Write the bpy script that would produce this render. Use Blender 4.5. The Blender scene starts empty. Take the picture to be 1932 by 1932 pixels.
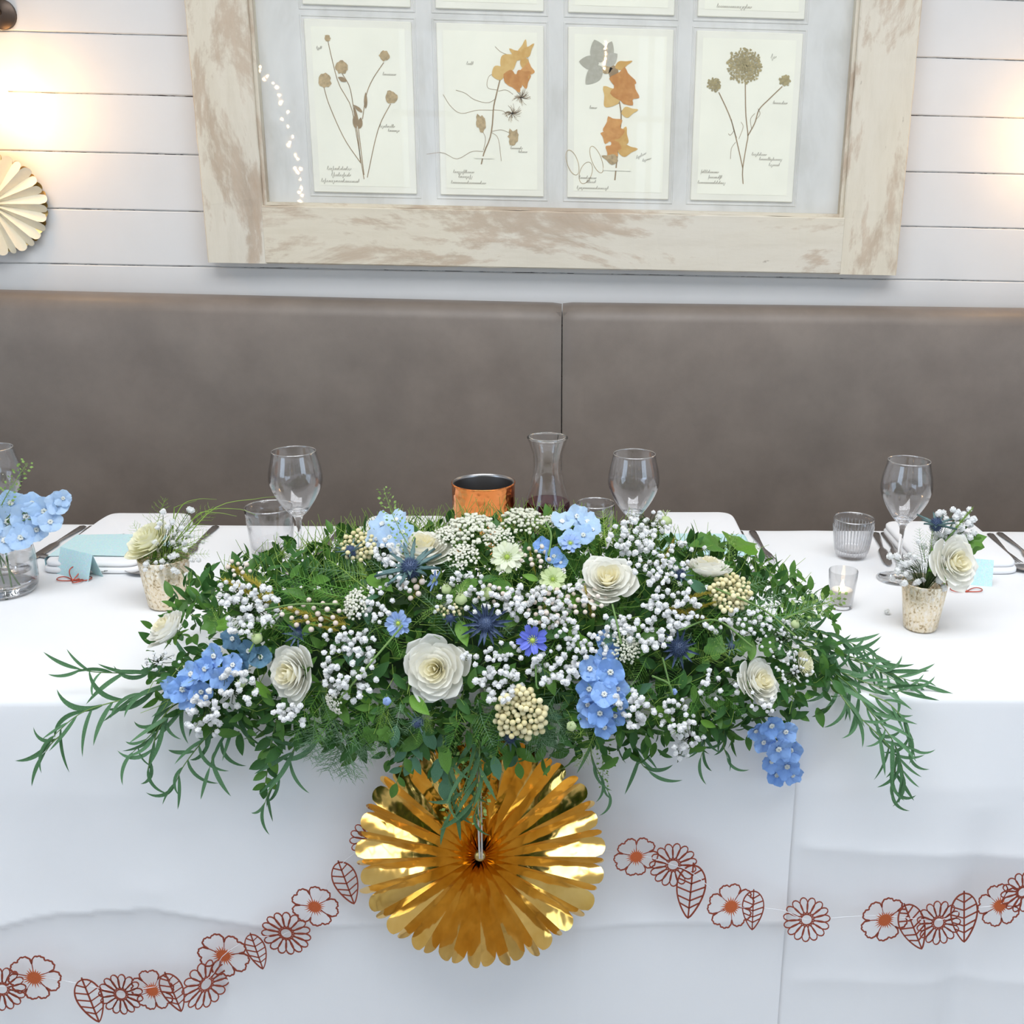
import bpy, bmesh, math, random
from mathutils import Vector, Matrix, noise
random.seed(7)
SC = bpy.context.scene
COL = SC.collection
PI = math.pi
V = Vector

# ------------------------------------------------------------------ camera
CAM = V((0.0, -1.23316301, 1.38264277))
YAW, PITCH, ROLL, FPX, U0 = 0.052594497, 0.301630088, 0.0228745086, 2011.35363, 1175.19489
CF = V((math.sin(YAW) * math.cos(PITCH), math.cos(YAW) * math.cos(PITCH), -math.sin(PITCH)))
_r = V((math.cos(YAW), -math.sin(YAW), 0)); _u = _r.cross(CF)
CR = _r * math.cos(ROLL) + _u * math.sin(ROLL)
CU = _u * math.cos(ROLL) - _r * math.sin(ROLL)
cd = bpy.data.cameras.new('camera'); cam = bpy.data.objects.new('camera', cd); COL.objects.link(cam)
cam.matrix_world = Matrix(((CR.x, CU.x, -CF.x, CAM.x), (CR.y, CU.y, -CF.y, CAM.y), (CR.z, CU.z, -CF.z, CAM.z), (0, 0, 0, 1)))
cd.sensor_width = 36; cd.lens = FPX / 1932 * 36; cd.shift_x = -(U0 - 966) / 1932
cd.clip_start = 0.05; cd.clip_end = 60
SC.camera = cam

# ------------------------------------------------------------------ world, light, exposure
SC.view_settings.view_transform = 'Standard'; SC.view_settings.look = 'None'
SC.view_settings.gamma = 1.0; SC.view_settings.use_curve_mapping = False
SC.view_settings.exposure = 0.0
wd = bpy.data.worlds.new('world'); SC.world = wd; wd.use_nodes = True
wd.node_tree.nodes['Background'].inputs[0].default_value = (0.80, 0.88, 1.0, 1)
wd.node_tree.nodes['Background'].inputs[1].default_value = 1.0
RX0, RX1, RY0, RZ1 = -3.3, 3.3, -4.4, 3.05     # room box, wall at YW
YW = 1.25
WINDOWS = [(-1.05, .42), (.55, .30)]             # centre x, width in the wall behind the camera
SIDEWIN = [(-2.75, 2.5)]                         # centre y, width in both side walls
WZ0, WZ1 = 0.75, 2.40
def area(name, loc, rot, sx, sy, power, col):
    l = bpy.data.lights.new(name, 'AREA'); l.shape = 'RECTANGLE'; l.size = sx; l.size_y = sy; l.energy = power; l.color = col
    o = bpy.data.objects.new(name, l); COL.objects.link(o); o.location = loc; o.rotation_euler = rot
    return o
for i, (wx, ww) in enumerate(WINDOWS):
    area(('window_behind_left_offscreen', 'window_behind_right_offscreen')[i], (wx, RY0 + 0.03, (WZ0 + WZ1) / 2), (PI / 2, 0, 0), ww - .1, WZ1 - WZ0 - .1, 2.2 * ww, (0.72, 0.84, 1.0))
for wy, ww in SIDEWIN:
    area('window_left_offscreen', (RX0 + .03, wy, (WZ0 + WZ1) / 2), (PI / 2, 0, -PI / 2), ww - .1, WZ1 - WZ0 - .1, 31, (0.57, 0.77, 1.0))
    area('window_right_offscreen', (RX1 - .03, wy, (WZ0 + WZ1) / 2), (PI / 2, 0, PI / 2), ww - .1, WZ1 - WZ0 - .1, 31, (0.57, 0.77, 1.0))
SKY = (0.1, -0.75, 3.0, 1.5)    # skylight: centre x, y, size x, size y
area('skylight_above_offscreen', (SKY[0], SKY[1], RZ1 - 0.02), (0, 0, 0), SKY[2] - .1, SKY[3] - .1, 72, (0.97, 0.985, 1.0))

# ------------------------------------------------------------------ helpers
def ray(u, v): return CF + CR * ((u - U0) / FPX) - CU * ((v - 966) / FPX)
def onY(u, v, Y):
    d = ray(u, v); return CAM + d * ((Y - CAM.y) / d.y)
def onZ(u, v, Z):
    d = ray(u, v); return CAM + d * ((Z - CAM.z) / d.z)
WM = {}
def reg(o, parent, m):
    COL.objects.link(o)
    WM[o.name] = m
    if parent is not None:
        o.parent = parent
        o.matrix_basis = WM[parent.name].inverted() @ m
    else:
        o.matrix_basis = m
    return o
def tag(o, label=None, cat=None, group=None, kind=None):
    if label: o['label'] = label
    if cat: o['category'] = cat
    if group: o['group'] = group
    if kind: o['kind'] = kind
    return o
def empty(name, loc, label=None, cat=None, group=None, rz=0.0, parent=None):
    o = bpy.data.objects.new(name, None); o.empty_display_size = .05
    reg(o, parent, Matrix.Translation(V(loc)) @ Matrix.Rotation(rz, 4, 'Z'))
    return tag(o, label, cat, group)
def inst(name, mesh, parent, m): return reg(bpy.data.objects.new(name, mesh), parent, m)
def rot_to(z, x=None):
    z = V(z).normalized()
    x = V(x) if x is not None else (V((0, 0, 1)).cross(z) if abs(z.z) < .95 else V((1, 0, 0)))
    x = x - z * x.dot(z)
    if x.length < 1e-6: x = z.orthogonal()
    x.normalize(); y = z.cross(x)
    return Matrix(((x.x, y.x, z.x, 0), (x.y, y.y, z.y, 0), (x.z, y.z, z.z, 0), (0, 0, 0, 1)))
def frame(P, z, x=None, s=1.0): return Matrix.Translation(P) @ rot_to(z, x) @ Matrix.Diagonal((s, s, s, 1))
def along(P0, P1, n, s=None):   # local +X from P0 to P1 (unit length -> distance), local Z near n
    x = (P1 - P0); L = x.length; x = x / L if L > 1e-9 else V((1, 0, 0))
    z = V(n) - x * V(n).dot(x)
    z = z.normalized() if z.length > 1e-4 else x.orthogonal().normalized()
    y = z.cross(x); k = L if s is None else s
    return Matrix.Translation(P0) @ Matrix(((x.x, y.x, z.x, 0), (x.y, y.y, z.y, 0), (x.z, y.z, z.z, 0), (0, 0, 0, 1))) @ Matrix.Diagonal((k, k, k, 1))

class MB:
    def __init__(s): s.v = []; s.f = []; s.m = []
    def add(s, vs, fs, mi=0):
        o = len(s.v); s.v += [tuple(x) for x in vs]
        for f in fs: s.f.append(tuple(i + o for i in f)); s.m.append(mi)
        return s
    def grid(s, fn, nu, nv, mi=0, closed=False):
        vs = [fn(i / (nu if closed else nu), j / nv) for j in range(nv + 1) for i in range(nu + (0 if closed else 1))]
        w = nu + (0 if closed else 1)
        fs = [(j * w + i, j * w + (i + 1) % w, (j + 1) * w + (i + 1) % w, (j + 1) * w + i) for j in range(nv) for i in range(nu)]
        return s.add(vs, fs, mi)
    def box(s, x0, x1, y0, y1, z0, z1, mi=0):
        vs = [(x, y, z) for z in (z0, z1) for y in (y0, y1) for x in (x0, x1)]
        return s.add(vs, [(0, 2, 3, 1), (4, 5, 7, 6), (0, 1, 5, 4), (2, 6, 7, 3), (0, 4, 6, 2), (1, 3, 7, 5)], mi)
    def rbox(s, x0, x1, y0, y1, z0, z1, r, seg=3, mi=0):     # box with bevelled edges
        bm = bmesh.new(); bmesh.ops.create_cube(bm, size=1)
        for v in bm.verts: v.co = V(((x0 + x1) / 2 + v.co.x * (x1 - x0), (y0 + y1) / 2 + v.co.y * (y1 - y0), (z0 + z1) / 2 + v.co.z * (z1 - z0)))
        bmesh.ops.bevel(bm, geom=bm.edges[:], offset=r, segments=seg, profile=.5, affect='EDGES')
        bm.verts.index_update(); s.add([v.co for v in bm.verts], [[v.index for v in f.verts] for f in bm.faces], mi); bm.free(); return s
    def lathe(s, prof, n=32, c=(0, 0, 0), mi=0, rib=None):
        vs = []
        for r, z in prof:
            for k in range(n):
                a = 2 * PI * k / n; rr = r * (rib(a, z) if rib else 1)
                vs.append((c[0] + rr * math.cos(a), c[1] + rr * math.sin(a), c[2] + z))
        fs = [(j * n + k, j * n + (k + 1) % n, (j + 1) * n + (k + 1) % n, (j + 1) * n + k) for j in range(len(prof) - 1) for k in range(n)]
        return s.add(vs, fs, mi)
    def tube(s, pts, r, n=4, mi=0, cap=False):
        pts = [V(p) for p in pts]; vs = []; ref = None
        N = len(pts)
        for i, p in enumerate(pts):
            d = (pts[min(i + 1, N - 1)] - pts[max(i - 1, 0)])
            d = d.normalized() if d.length > 1e-9 else V((0, 0, 1))
            if ref is None: ref = d.orthogonal().normalized()
            ref = ref - d * ref.dot(d); ref = ref.normalized() if ref.length > 1e-6 else d.orthogonal().normalized()
            b = d.cross(ref); rr = r[i] if isinstance(r, (list, tuple)) else r
            for k in range(n):
                a = 2 * PI * k / n; vs.append(p + (ref * math.cos(a) + b * math.sin(a)) * rr)
        fs = [(j * n + k, j * n + (k + 1) % n, (j + 1) * n + (k + 1) % n, (j + 1) * n + k) for j in range(N - 1) for k in range(n)]
        if cap: fs += [tuple(range(n))[::-1], tuple(range((N - 1) * n, N * n))]
        return s.add(vs, fs, mi)
    def addmesh(s, other, m, mi=None):
        o = len(s.v); s.v += [tuple(m @ V(x)) for x in other.v]
        for f, k in zip(other.f, other.m): s.f.append(tuple(i + o for i in f)); s.m.append(k if mi is None else mi)
        return s
    def mesh(s, name, mats, smooth=True, sharp=None):
        me = bpy.data.meshes.new(name); me.from_pydata(s.v, [], s.f)
        for m in (mats if isinstance(mats, (list, tuple)) else [mats]): me.materials.append(m)
        if any(s.m): me.polygons.foreach_set('material_index', s.m)
        me.polygons.foreach_set('use_smooth', [smooth] * len(s.f))
        me.update()
        if smooth and sharp:
            try: me.set_sharp_from_angle(angle=math.radians(sharp))
            except Exception: pass
        return me
    def obj(s, name, mats, parent=None, m=None, smooth=True, sharp=None):
        m = m if m is not None else Matrix.Identity(4)
        return inst(name, s.mesh(name, mats, smooth, sharp), parent, m)
    def wobj(s, name, mats, parent, smooth=True, sharp=None):   # verts given in world space, origin at the parent
        W = WM[parent.name]; I = W.inverted(); s.v = [tuple(I @ V(x)) for x in s.v]
        return inst(name, s.mesh(name, mats, smooth, sharp), parent, W.copy())
    def tobj(s, name, mats, base=None, smooth=True, sharp=None):  # top-level, verts in world space, origin moved to base
        if base is None:
            xs = [v[0] for v in s.v]; ys = [v[1] for v in s.v]; zs = [v[2] for v in s.v]
            base = ((min(xs) + max(xs)) / 2, (min(ys) + max(ys)) / 2, min(zs))
        b = V(base); s.v = [tuple(V(x) - b) for x in s.v]
        return inst(name, s.mesh(name, mats, smooth, sharp), None, Matrix.Translation(b))
def bez(pts, n):      # Catmull-Rom through points
    pts = [V(p) for p in pts]; P = [pts[0] * 2 - pts[1]] + pts + [pts[-1] * 2 - pts[-2]]; out = []
    segs = len(pts) - 1
    for i in range(n + 1):
        t = i / n * segs; k = min(int(t), segs - 1); t -= k
        a, b, c, d = P[k:k + 4]
        out.append(.5 * ((2 * b) + (c - a) * t + (2 * a - 5 * b + 4 * c - d) * t * t + (3 * b - a - 3 * c + d) * t ** 3))
    return out
R = random.uniform

# ------------------------------------------------------------------ materials
def newmat(name):
    m = bpy.data.materials.new(name); m.use_nodes = True
    nt = m.node_tree; b = nt.nodes['Principled BSDF']; return m, nt, b
def nd(nt, t, **k):
    n = nt.nodes.new(t)
    for a, v in k.items(): setattr(n, a, v)
    return n
def coords(nt, scale=(1, 1, 1), which='Object'):
    tc = nd(nt, 'ShaderNodeTexCoord'); mp = nd(nt, 'ShaderNodeMapping'); mp.inputs['Scale'].default_value = scale
    nt.links.new(tc.outputs[which], mp.inputs['Vector']); return mp.outputs['Vector']
def ntex(nt, vec, scale, detail=4, rough=.55, dist=0):
    n = nd(nt, 'ShaderNodeTexNoise'); n.inputs['Scale'].default_value = scale; n.inputs['Detail'].default_value = detail
    n.inputs['Roughness'].default_value = rough; n.inputs['Distortion'].default_value = dist
    nt.links.new(vec, n.inputs['Vector']); return n.outputs['Fac']
def ramp(nt, fac, stops):
    r = nd(nt, 'ShaderNodeValToRGB'); e = r.color_ramp.elements
    e[0].position, e[0].color = stops[0][0], tuple(stops[0][1]) + (1,)
    e[1].position, e[1].color = stops[-1][0], tuple(stops[-1][1]) + (1,)
    for p, c in stops[1:-1]:
        x = e.new(p); x.color = tuple(c) + (1,)
    nt.links.new(fac, r.inputs['Fac']); return r.outputs['Color']
def mixc(nt, fac, a, b, mode='MIX'):
    m = nd(nt, 'ShaderNodeMix', data_type='RGBA', blend_type=mode)
    for sock, val in ((m.inputs['Factor'], fac), (m.inputs['A'], a), (m.inputs['B'], b)):
        if hasattr(val, 'links'): nt.links.new(val, sock)
        elif isinstance(val, (int, float)): sock.default_value = val
        else: sock.default_value = tuple(val) + (1,)
    return m.outputs['Result']
def bump(nt, b, h, strength=.2, dist=.01):
    n = nd(nt, 'ShaderNodeBump'); n.inputs['Strength'].default_value = strength; n.inputs['Distance'].default_value = dist
    nt.links.new(h, n.inputs['Height']); nt.links.new(n.outputs['Normal'], b.inputs['Normal'])
def mat(name, col, rough=.5, metal=0, var=.0, vscale=20, bmp=0, bscale=200, spec=.5, emit=None):
    m, nt, b = newmat(name)
    b.inputs['Base Color'].default_value = tuple(col) + (1,); b.inputs['Roughness'].default_value = rough
    b.inputs['Metallic'].default_value = metal; b.inputs['Specular IOR Level'].default_value = spec
    v = coords(nt)
    f = ntex(nt, v, vscale)
    k = max(var, .02)
    lo = tuple(max(0, c * (1 - k)) for c in col); hi = tuple(min(1, c * (1 + k * .6)) for c in col)
    nt.links.new(ramp(nt, f, [(.3, lo), (.7, hi)]), b.inputs['Base Color'])
    if bmp: bump(nt, b, ntex(nt, v, bscale, 3), bmp, .002)
    if emit:
        b.inputs['Emission Color'].default_value = tuple(emit[0]) + (1,); b.inputs['Emission Strength'].default_value = emit[1]
    return m
def petalmat(name, col, col2=None, trans=.35, vscale=60, rough=.6, gloss=.12):   # diffuse + translucent, colour varies per object
    m = bpy.data.materials.new(name); m.use_nodes = True; nt = m.node_tree; nt.nodes.clear()
    out = nd(nt, 'ShaderNodeOutputMaterial'); d = nd(nt, 'ShaderNodeBsdfDiffuse'); t = nd(nt, 'ShaderNodeBsdfTranslucent')
    g = nd(nt, 'ShaderNodeBsdfGlossy'); g.inputs['Roughness'].default_value = .42
    mx = nd(nt, 'ShaderNodeMixShader'); mx.inputs[0].default_value = trans
    m2 = nd(nt, 'ShaderNodeMixShader'); lw = nd(nt, 'ShaderNodeLayerWeight'); lw.inputs[0].default_value = .5
    p4 = nd(nt, 'ShaderNodeMath', operation='POWER'); nt.links.new(lw.outputs['Facing'], p4.inputs[0]); p4.inputs[1].default_value = 4
    mg = nd(nt, 'ShaderNodeMath', operation='MULTIPLY_ADD'); mg.inputs[1].default_value = 1.6 * gloss; mg.inputs[2].default_value = .16 * gloss
    col2 = col2 or tuple(c * .8 for c in col)
    f = ntex(nt, coords(nt), vscale, 3)
    oi = nd(nt, 'ShaderNodeObjectInfo'); ad = nd(nt, 'ShaderNodeMath', operation='MULTIPLY_ADD')
    nt.links.new(oi.outputs['Random'], ad.inputs[0]); ad.inputs[1].default_value = .5; nt.links.new(f, ad.inputs[2])
    sb = nd(nt, 'ShaderNodeMath', operation='SUBTRACT'); nt.links.new(ad.outputs[0], sb.inputs[0]); sb.inputs[1].default_value = .25
    c = ramp(nt, sb.outputs[0], [(.25, col2), (.75, col)])
    nt.links.new(c, d.inputs['Color']); nt.links.new(c, t.inputs['Color'])
    nt.links.new(d.outputs[0], mx.inputs[1]); nt.links.new(t.outputs[0], mx.inputs[2])
    nt.links.new(p4.outputs[0], mg.inputs[0]); nt.links.new(mg.outputs[0], m2.inputs[0])
    nt.links.new(mx.outputs[0], m2.inputs[1]); nt.links.new(g.outputs[0], m2.inputs[2])
    nt.links.new(m2.outputs[0], out.inputs[0]); return m
def thin_glass(name, tint=(1, 1, 1), ior=1.45, boost=1.0, edge=None):
    m = bpy.data.materials.new(name); m.use_nodes = True; nt = m.node_tree; nt.nodes.clear()
    out = nd(nt, 'ShaderNodeOutputMaterial'); t = nd(nt, 'ShaderNodeBsdfTransparent')
    g = nd(nt, 'ShaderNodeBsdfGlossy'); g.inputs['Roughness'].default_value = .02
    lw = nd(nt, 'ShaderNodeLayerWeight'); lw.inputs[0].default_value = .5
    pw = nd(nt, 'ShaderNodeMath', operation='POWER'); pw.inputs[1].default_value = 4.0; nt.links.new(lw.outputs['Facing'], pw.inputs[0])
    f0 = ((ior - 1) / (ior + 1)) ** 2
    mu = nd(nt, 'ShaderNodeMath', operation='MULTIPLY_ADD'); mu.inputs[1].default_value = .8 * boost; mu.inputs[2].default_value = f0 * boost; mu.use_clamp = True
    nt.links.new(pw.outputs[0], mu.inputs[0])
    c = mixc(nt, pw.outputs[0], tint, edge or tuple(x * .9 for x in tint)); nt.links.new(c, t.inputs[0])
    mx = nd(nt, 'ShaderNodeMixShader'); nt.links.new(mu.outputs[0], mx.inputs[0])
    nt.links.new(t.outputs[0], mx.inputs[1]); nt.links.new(g.outputs[0], mx.inputs[2]); nt.links.new(mx.outputs[0], out.inputs[0])
    return m
def thick_glass(name, col=(1, 1, 1), rough=0):
    m = bpy.data.materials.new(name); m.use_nodes = True; nt = m.node_tree; nt.nodes.clear()
    out = nd(nt, 'ShaderNodeOutputMaterial'); g = nd(nt, 'ShaderNodeBsdfGlass'); g.inputs['Color'].default_value = tuple(col) + (1,)
    g.inputs['IOR'].default_value = 1.47; g.inputs['Roughness'].default_value = rough
    nt.links.new(g.outputs[0], out.inputs[0]); return m

M = {}
M['paint'] = mat('white_painted_board', (.69, .68, .665), .45, var=.03, vscale=6, bmp=.05, bscale=60)
M['gap'] = mat('dark_board_gap', (.16, .15, .15), .8)
M['plaster'] = mat('white_plaster', (.82, .81, .80), .8, var=.02)
M['floorwood'] = mat('grey_floor_boards', (.40, .38, .36), .45, var=.25, vscale=8)
def old_wood(name, sc, seed):
    m, nt, b = newmat(name)
    def vec(k):
        tc = nd(nt, 'ShaderNodeTexCoord'); mp = nd(nt, 'ShaderNodeMapping'); mp.inputs['Scale'].default_value = tuple(1 if x == 1 else x ** k for x in sc); mp.inputs['Location'].default_value = (seed, seed * 1.7, seed * .6)
        nt.links.new(tc.outputs['Object'], mp.inputs['Vector']); return mp.outputs['Vector']
    v, vs = vec(1.0), vec(.5)
    blot = ntex(nt, vs, 7.5, 7, .68, .5); fine = ntex(nt, v, 34, 8, .7); speck = ntex(nt, vec(.6), 70, 4, .6); tone = ntex(nt, vs, 2.2, 3)
    base = ramp(nt, fine, [(.25, (.56, .49, .375)), (.5, (.67, .605, .49)), (.78, (.72, .665, .56))])
    base = mixc(nt, .5, base, ramp(nt, tone, [(.35, (.74, .665, .52)), (.65, (.70, .66, .585))]))
    worn = ramp(nt, fine, [(.3, (.30, .20, .125)), (.6, (.45, .315, .21)), (.8, (.58, .44, .32))])
    cb = nd(nt, 'ShaderNodeMath', operation='MULTIPLY_ADD'); nt.links.new(fine, cb.inputs[0]); cb.inputs[1].default_value = .42; nt.links.new(blot, cb.inputs[2])
    k = ramp(nt, cb.outputs[0], [(.715, (0, 0, 0)), (.79, (.55, .55, .55)), (.95, (.85, .85, .85))])
    c = mixc(nt, k, base, worn)
    c = mixc(nt, ramp(nt, speck, [(.22, (.75, .75, .75)), (.29, (0, 0, 0))]), c, (.20, .15, .11))
    nt.links.new(c, b.inputs['Base Color']); b.inputs['Roughness'].default_value = .78
    bump(nt, b, cb.outputs[0], .4, .003); return m
M['frame_v'] = old_wood('weathered_cream_wood_upright', (1, 1, .16), 3.1)
M['frame_h'] = old_wood('weathered_cream_wood_rail', (.16, 1, 1), 8.4)
def backing():
    m, nt, b = newmat('grey_limed_board'); v = coords(nt, (1.5, 1, .6))
    f = ntex(nt, v, 7, 6, .65, .4); nt.links.new(ramp(nt, f, [(.3, (.63, .605, .565)), (.5, (.735, .71, .68)), (.7, (.80, .775, .745))]), b.inputs['Base Color'])
    b.inputs['Roughness'].default_value = .8; return m
M['backing'] = backing()
M['card'] = mat('aged_cream_paper', (.91, .87, .76), .8, var=.06, vscale=7)
M['sheet'] = mat('pale_herbarium_sheet', (.96, .925, .79), .8, var=.04, vscale=9)
M['ink'] = mat('faded_ink', (.42, .38, .31), .8)
M['press_stem'] = mat('dried_stem', (.36, .25, .14), .8, var=.2, vscale=80)
M['press_tan'] = mat('dried_tan_bloom', (.52, .38, .21), .8, var=.3, vscale=150)
M['press_olive'] = mat('dried_olive_bloom', (.42, .34, .17), .8, var=.3, vscale=150)
M['press_orange'] = petalmat('dried_orange_leaf', (.78, .40, .14), (.62, .27, .08), .1, 90)
M['press_amber'] = petalmat('dried_amber_leaf', (.82, .56, .22), (.72, .42, .13), .1, 90)
M['press_grey'] = petalmat('dried_grey_petal', (.60, .57, .49), (.50, .47, .38), .1, 120)
M['pane'] = thin_glass('picture_glass', (.99, .995, .99), 1.45)
def leather():
    m, nt, b = newmat('taupe_leather'); v = coords(nt)
    f = ntex(nt, v, 9, 7, .6); f2 = ntex(nt, v, 1.7, 3)
    c = ramp(nt, f, [(.3, (.172, .139, .116)), (.7, (.240, .198, .165))])
    nt.links.new(mixc(nt, .3, c, ramp(nt, f2, [(.35, (.152, .132, .113)), (.65, (.262, .21, .175))])), b.inputs['Base Color'])
    b.inputs['Roughness'].default_value = .46; bump(nt, b, ntex(nt, v, 320, 3), .12, .001); return m
M['leather'] = leather()
M['stitch'] = mat('dark_seam', (.05, .04, .036), .7)
def clothmat(name, col):
    m, nt, b = newmat(name); v = coords(nt)
    nt.links.new(ramp(nt, ntex(nt, v, 2.5, 4), [(.3, tuple(c * .97 for c in col)), (.7, col)]), b.inputs['Base Color'])
    b.inputs['Roughness'].default_value = .85; b.inputs['Specular IOR Level'].default_value = .2
    b.inputs['Sheen Weight'].default_value = .15
    bump(nt, b, ntex(nt, v, 900, 2), .10, .0006); return m
M['cloth'] = clothmat('white_linen_cloth', (.845, .85, .86))
M['napkin'] = clothmat('white_napkin_cotton', (.86, .86, .87))
M['wood_dark'] = mat('dark_table_wood', (.16, .09, .05), .5, var=.3)
def foil(name, c1, c2, rough, bs, bd):
    m, nt, b = newmat(name); v = coords(nt)
    nt.links.new(ramp(nt, ntex(nt, v, 30, 3), [(.3, c1), (.7, c2)]), b.inputs['Base Color'])
    b.inputs['Metallic'].default_value = 1; b.inputs['Roughness'].default_value = rough
    bump(nt, b, ntex(nt, v, bs, 2, .5, .2), .35, bd); return m
M['gold'] = foil('gold_foil', (.72, .43, .10), (.84, .56, .18), .09, 26, .004)
M['gold_dull'] = foil('gold_card_back', (.50, .36, .13), (.62, .46, .20), .35, 60, .001)
M['cream_paper'] = mat('cream_fan_paper', (.86, .78, .60), .6, var=.06, vscale=40)
M['copper_foil'] = foil('copper_foil_card', (.36, .080, .052), (.47, .125, .078), .30, 120, .001)
M['copper_center'] = foil('copper_foil_center', (.70, .16, .06), (.80, .22, .09), .32, 120, .001)
M['thread'] = mat('white_thread', (.8, .8, .82), .6)
M['cord'] = mat('silver_grey_cord', (.55, .52, .48), .5)
def hammered():
    m, nt, b = newmat('hammered_copper'); v = coords(nt)
    vo = nd(nt, 'ShaderNodeTexVoronoi'); vo.inputs['Scale'].default_value = 95; nt.links.new(v, vo.inputs['Vector'])
    b.inputs['Base Color'].default_value = (.83, .29, .085, 1); b.inputs['Metallic'].default_value = 1; b.inputs['Roughness'].default_value = .24
    bump(nt, b, vo.outputs['Distance'], .30, .004)
    nt.links.new(ramp(nt, ntex(nt, v, 30), [(.3, (.74, .23, .06)), (.7, (.88, .33, .11))]), b.inputs['Base Color']); return m
M['copper'] = hammered()
M['steel'] = mat('polished_steel', (.52, .50, .49), .20, 1, var=.05)
M['steel_in'] = mat('brushed_steel_lining', (.46, .45, .45), .28, 1, var=.1)
M['glass'] = thin_glass('clear_thin_glass', (.985, .985, .99), 1.5, 1.7, (.80, .81, .84))
M['glass_rim'] = thin_glass('bright_glass_rim', (.97, .97, .98), 1.5, 7, (.8, .8, .82))
M['glass_thick'] = thick_glass('clear_thick_glass')
M['wine'] = mat('dark_red_wine', (.055, .004, .014), .06)
M['wine_surface'] = mat('red_wine_meniscus', (.09, .004, .014), .05)
M['water'] = thin_glass('clear_water', (.95, .97, .97), 1.2)
def mercury(name, c1, c2, c3, thr):
    m, nt, b = newmat(name); v = coords(nt, (1, 1, .8))
    f = ntex(nt, v, 230, 5, .65, .5); b.inputs['Metallic'].default_value = .72; b.inputs['Roughness'].default_value = .25
    nt.links.new(ramp(nt, f, [(.36, c1), (thr, c2), (.7, c3)]), b.inputs['Base Color'])
    bump(nt, b, f, .5, .002); return m
M['mercury'] = mercury('mercury_glass', (.34, .25, .14), (.80, .68, .48), (.88, .84, .76), .45)
M['mercury_pale'] = mercury('pale_mercury_glass', (.55, .42, .36), (.80, .78, .78), (.88, .87, .88), .5)
M['wax'] = mat('candle_wax', (.9, .87, .8), .5)
M['flame'] = mat('candle_flame', (1, .8, .5), .5, emit=((1, .72, .4), 9))
def glitter(name, col):
    m, nt, b = newmat(name); v = coords(nt)
    vo = nd(nt, 'ShaderNodeTexVoronoi'); vo.inputs['Scale'].default_value = 700; nt.links.new(v, vo.inputs['Vector'])
    nt.links.new(mixc(nt, .35, col, vo.outputs['Color'], 'SOFT_LIGHT'), b.inputs['Base Color']); b.inputs['Roughness'].default_value = .4
    bump(nt, b, vo.outputs['Distance'], .2, .001); return m
M['teal_card'] = glitter('pale_turquoise_glitter_card', (.56, .80, .83))
M['red_wire'] = mat('red_copper_wire', (.55, .10, .06), .35, .6)
M['lamp_metal'] = mat('dark_bronze_metal', (.10, .075, .06), .4, .9)
M['bulb'] = mat('warm_frosted_bulb', (1, .85, .6), .5, emit=((1, .58, .24), 26))
M['fairy'] = mat('fairy_light_bulb', (1, .8, .5), .5, emit=((1, .70, .36), 190))
M['winframe'] = mat('white_window_frame', (.85, .85, .85), .4)
# flora
M['rose'] = petalmat('ivory_rose_petal', (.975, .97, .925), (.965, .95, .87), .45, 30)
M['rose_in'] = petalmat('cream_rose_heart', (.965, .93, .76), (.95, .90, .68), .45, 30)
M['rose_y'] = petalmat('yellow_cream_rose_petal', (.97, .96, .80), (.96, .94, .70), .45, 30)
M['delph'] = petalmat('sky_blue_petal', (.36, .56, .92), (.22, .42, .84), .30, 50)
M['delph_pale'] = petalmat('pale_blue_petal', (.60, .76, .94), (.46, .66, .92), .35, 50)
M['delph_dark'] = petalmat('teal_blue_petal', (.17, .30, .44), (.10, .22, .32), .2, 50)
M['eye'] = petalmat('white_floret_eye', (.85, .85, .8), (.72, .76, .7), .1)
M['nig_deep'] = petalmat('violet_blue_petal', (.19, .24, .80), (.13, .17, .66), .25, 80)
M['nig_light'] = petalmat('light_blue_petal', (.42, .56, .88), (.32, .46, .80), .3, 80)
M['nig_cream'] = petalmat('cream_white_petal', (.86, .88, .72), (.74, .80, .55), .35, 80)
M['nig_green'] = petalmat('lime_cream_petal', (.72, .80, .48), (.58, .70, .34), .35, 80)
M['heart'] = petalmat('lime_flower_heart', (.50, .62, .12), (.34, .48, .08), .1, 120)
M['thistle'] = petalmat('slate_blue_thistle', (.10, .14, .25), (.045, .07, .13), .05, 150)
M['thistle_br'] = petalmat('blue_green_bract', (.17, .27, .27), (.10, .18, .18), .15, 90)
M['berry'] = petalmat('cream_berry', (.86, .79, .50), (.76, .67, .36), .1, 40, gloss=.15)
M['berry_pink'] = petalmat('pinkish_brunia_ball', (.84, .74, .66), (.74, .62, .52), .1, 200)
M['gyp'] = petalmat('white_gypsophila', (.94, .94, .94), (.90, .91, .90), .3, 300)
M['ammi'] = petalmat('ivory_umbel_floret', (.86, .85, .76), (.74, .75, .60), .25, 300)
M['leaf_dark'] = petalmat('deep_green_leaf', (.06, .17, .04), (.032, .10, .025), .22, 40)
M['leaf_mid'] = petalmat('mid_green_leaf', (.14, .30, .05), (.075, .19, .035), .28, 40)
M['leaf_bright'] = petalmat('bright_green_leaf', (.20, .42, .06), (.12, .28, .03), .32, 40)
M['leaf_blue'] = petalmat('blue_green_leaf', (.12, .27, .16), (.075, .18, .10), .25, 40)
M['willow'] = petalmat('narrow_leaf_green', (.13, .27, .13), (.07, .17, .07), .25, 40)
M['fern'] = petalmat('fern_green', (.18, .40, .06), (.10, .27, .04), .3, 40)
M['fern_grey'] = petalmat('dill_grey_green', (.26, .42, .24), (.17, .31, .16), .3, 40)
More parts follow.
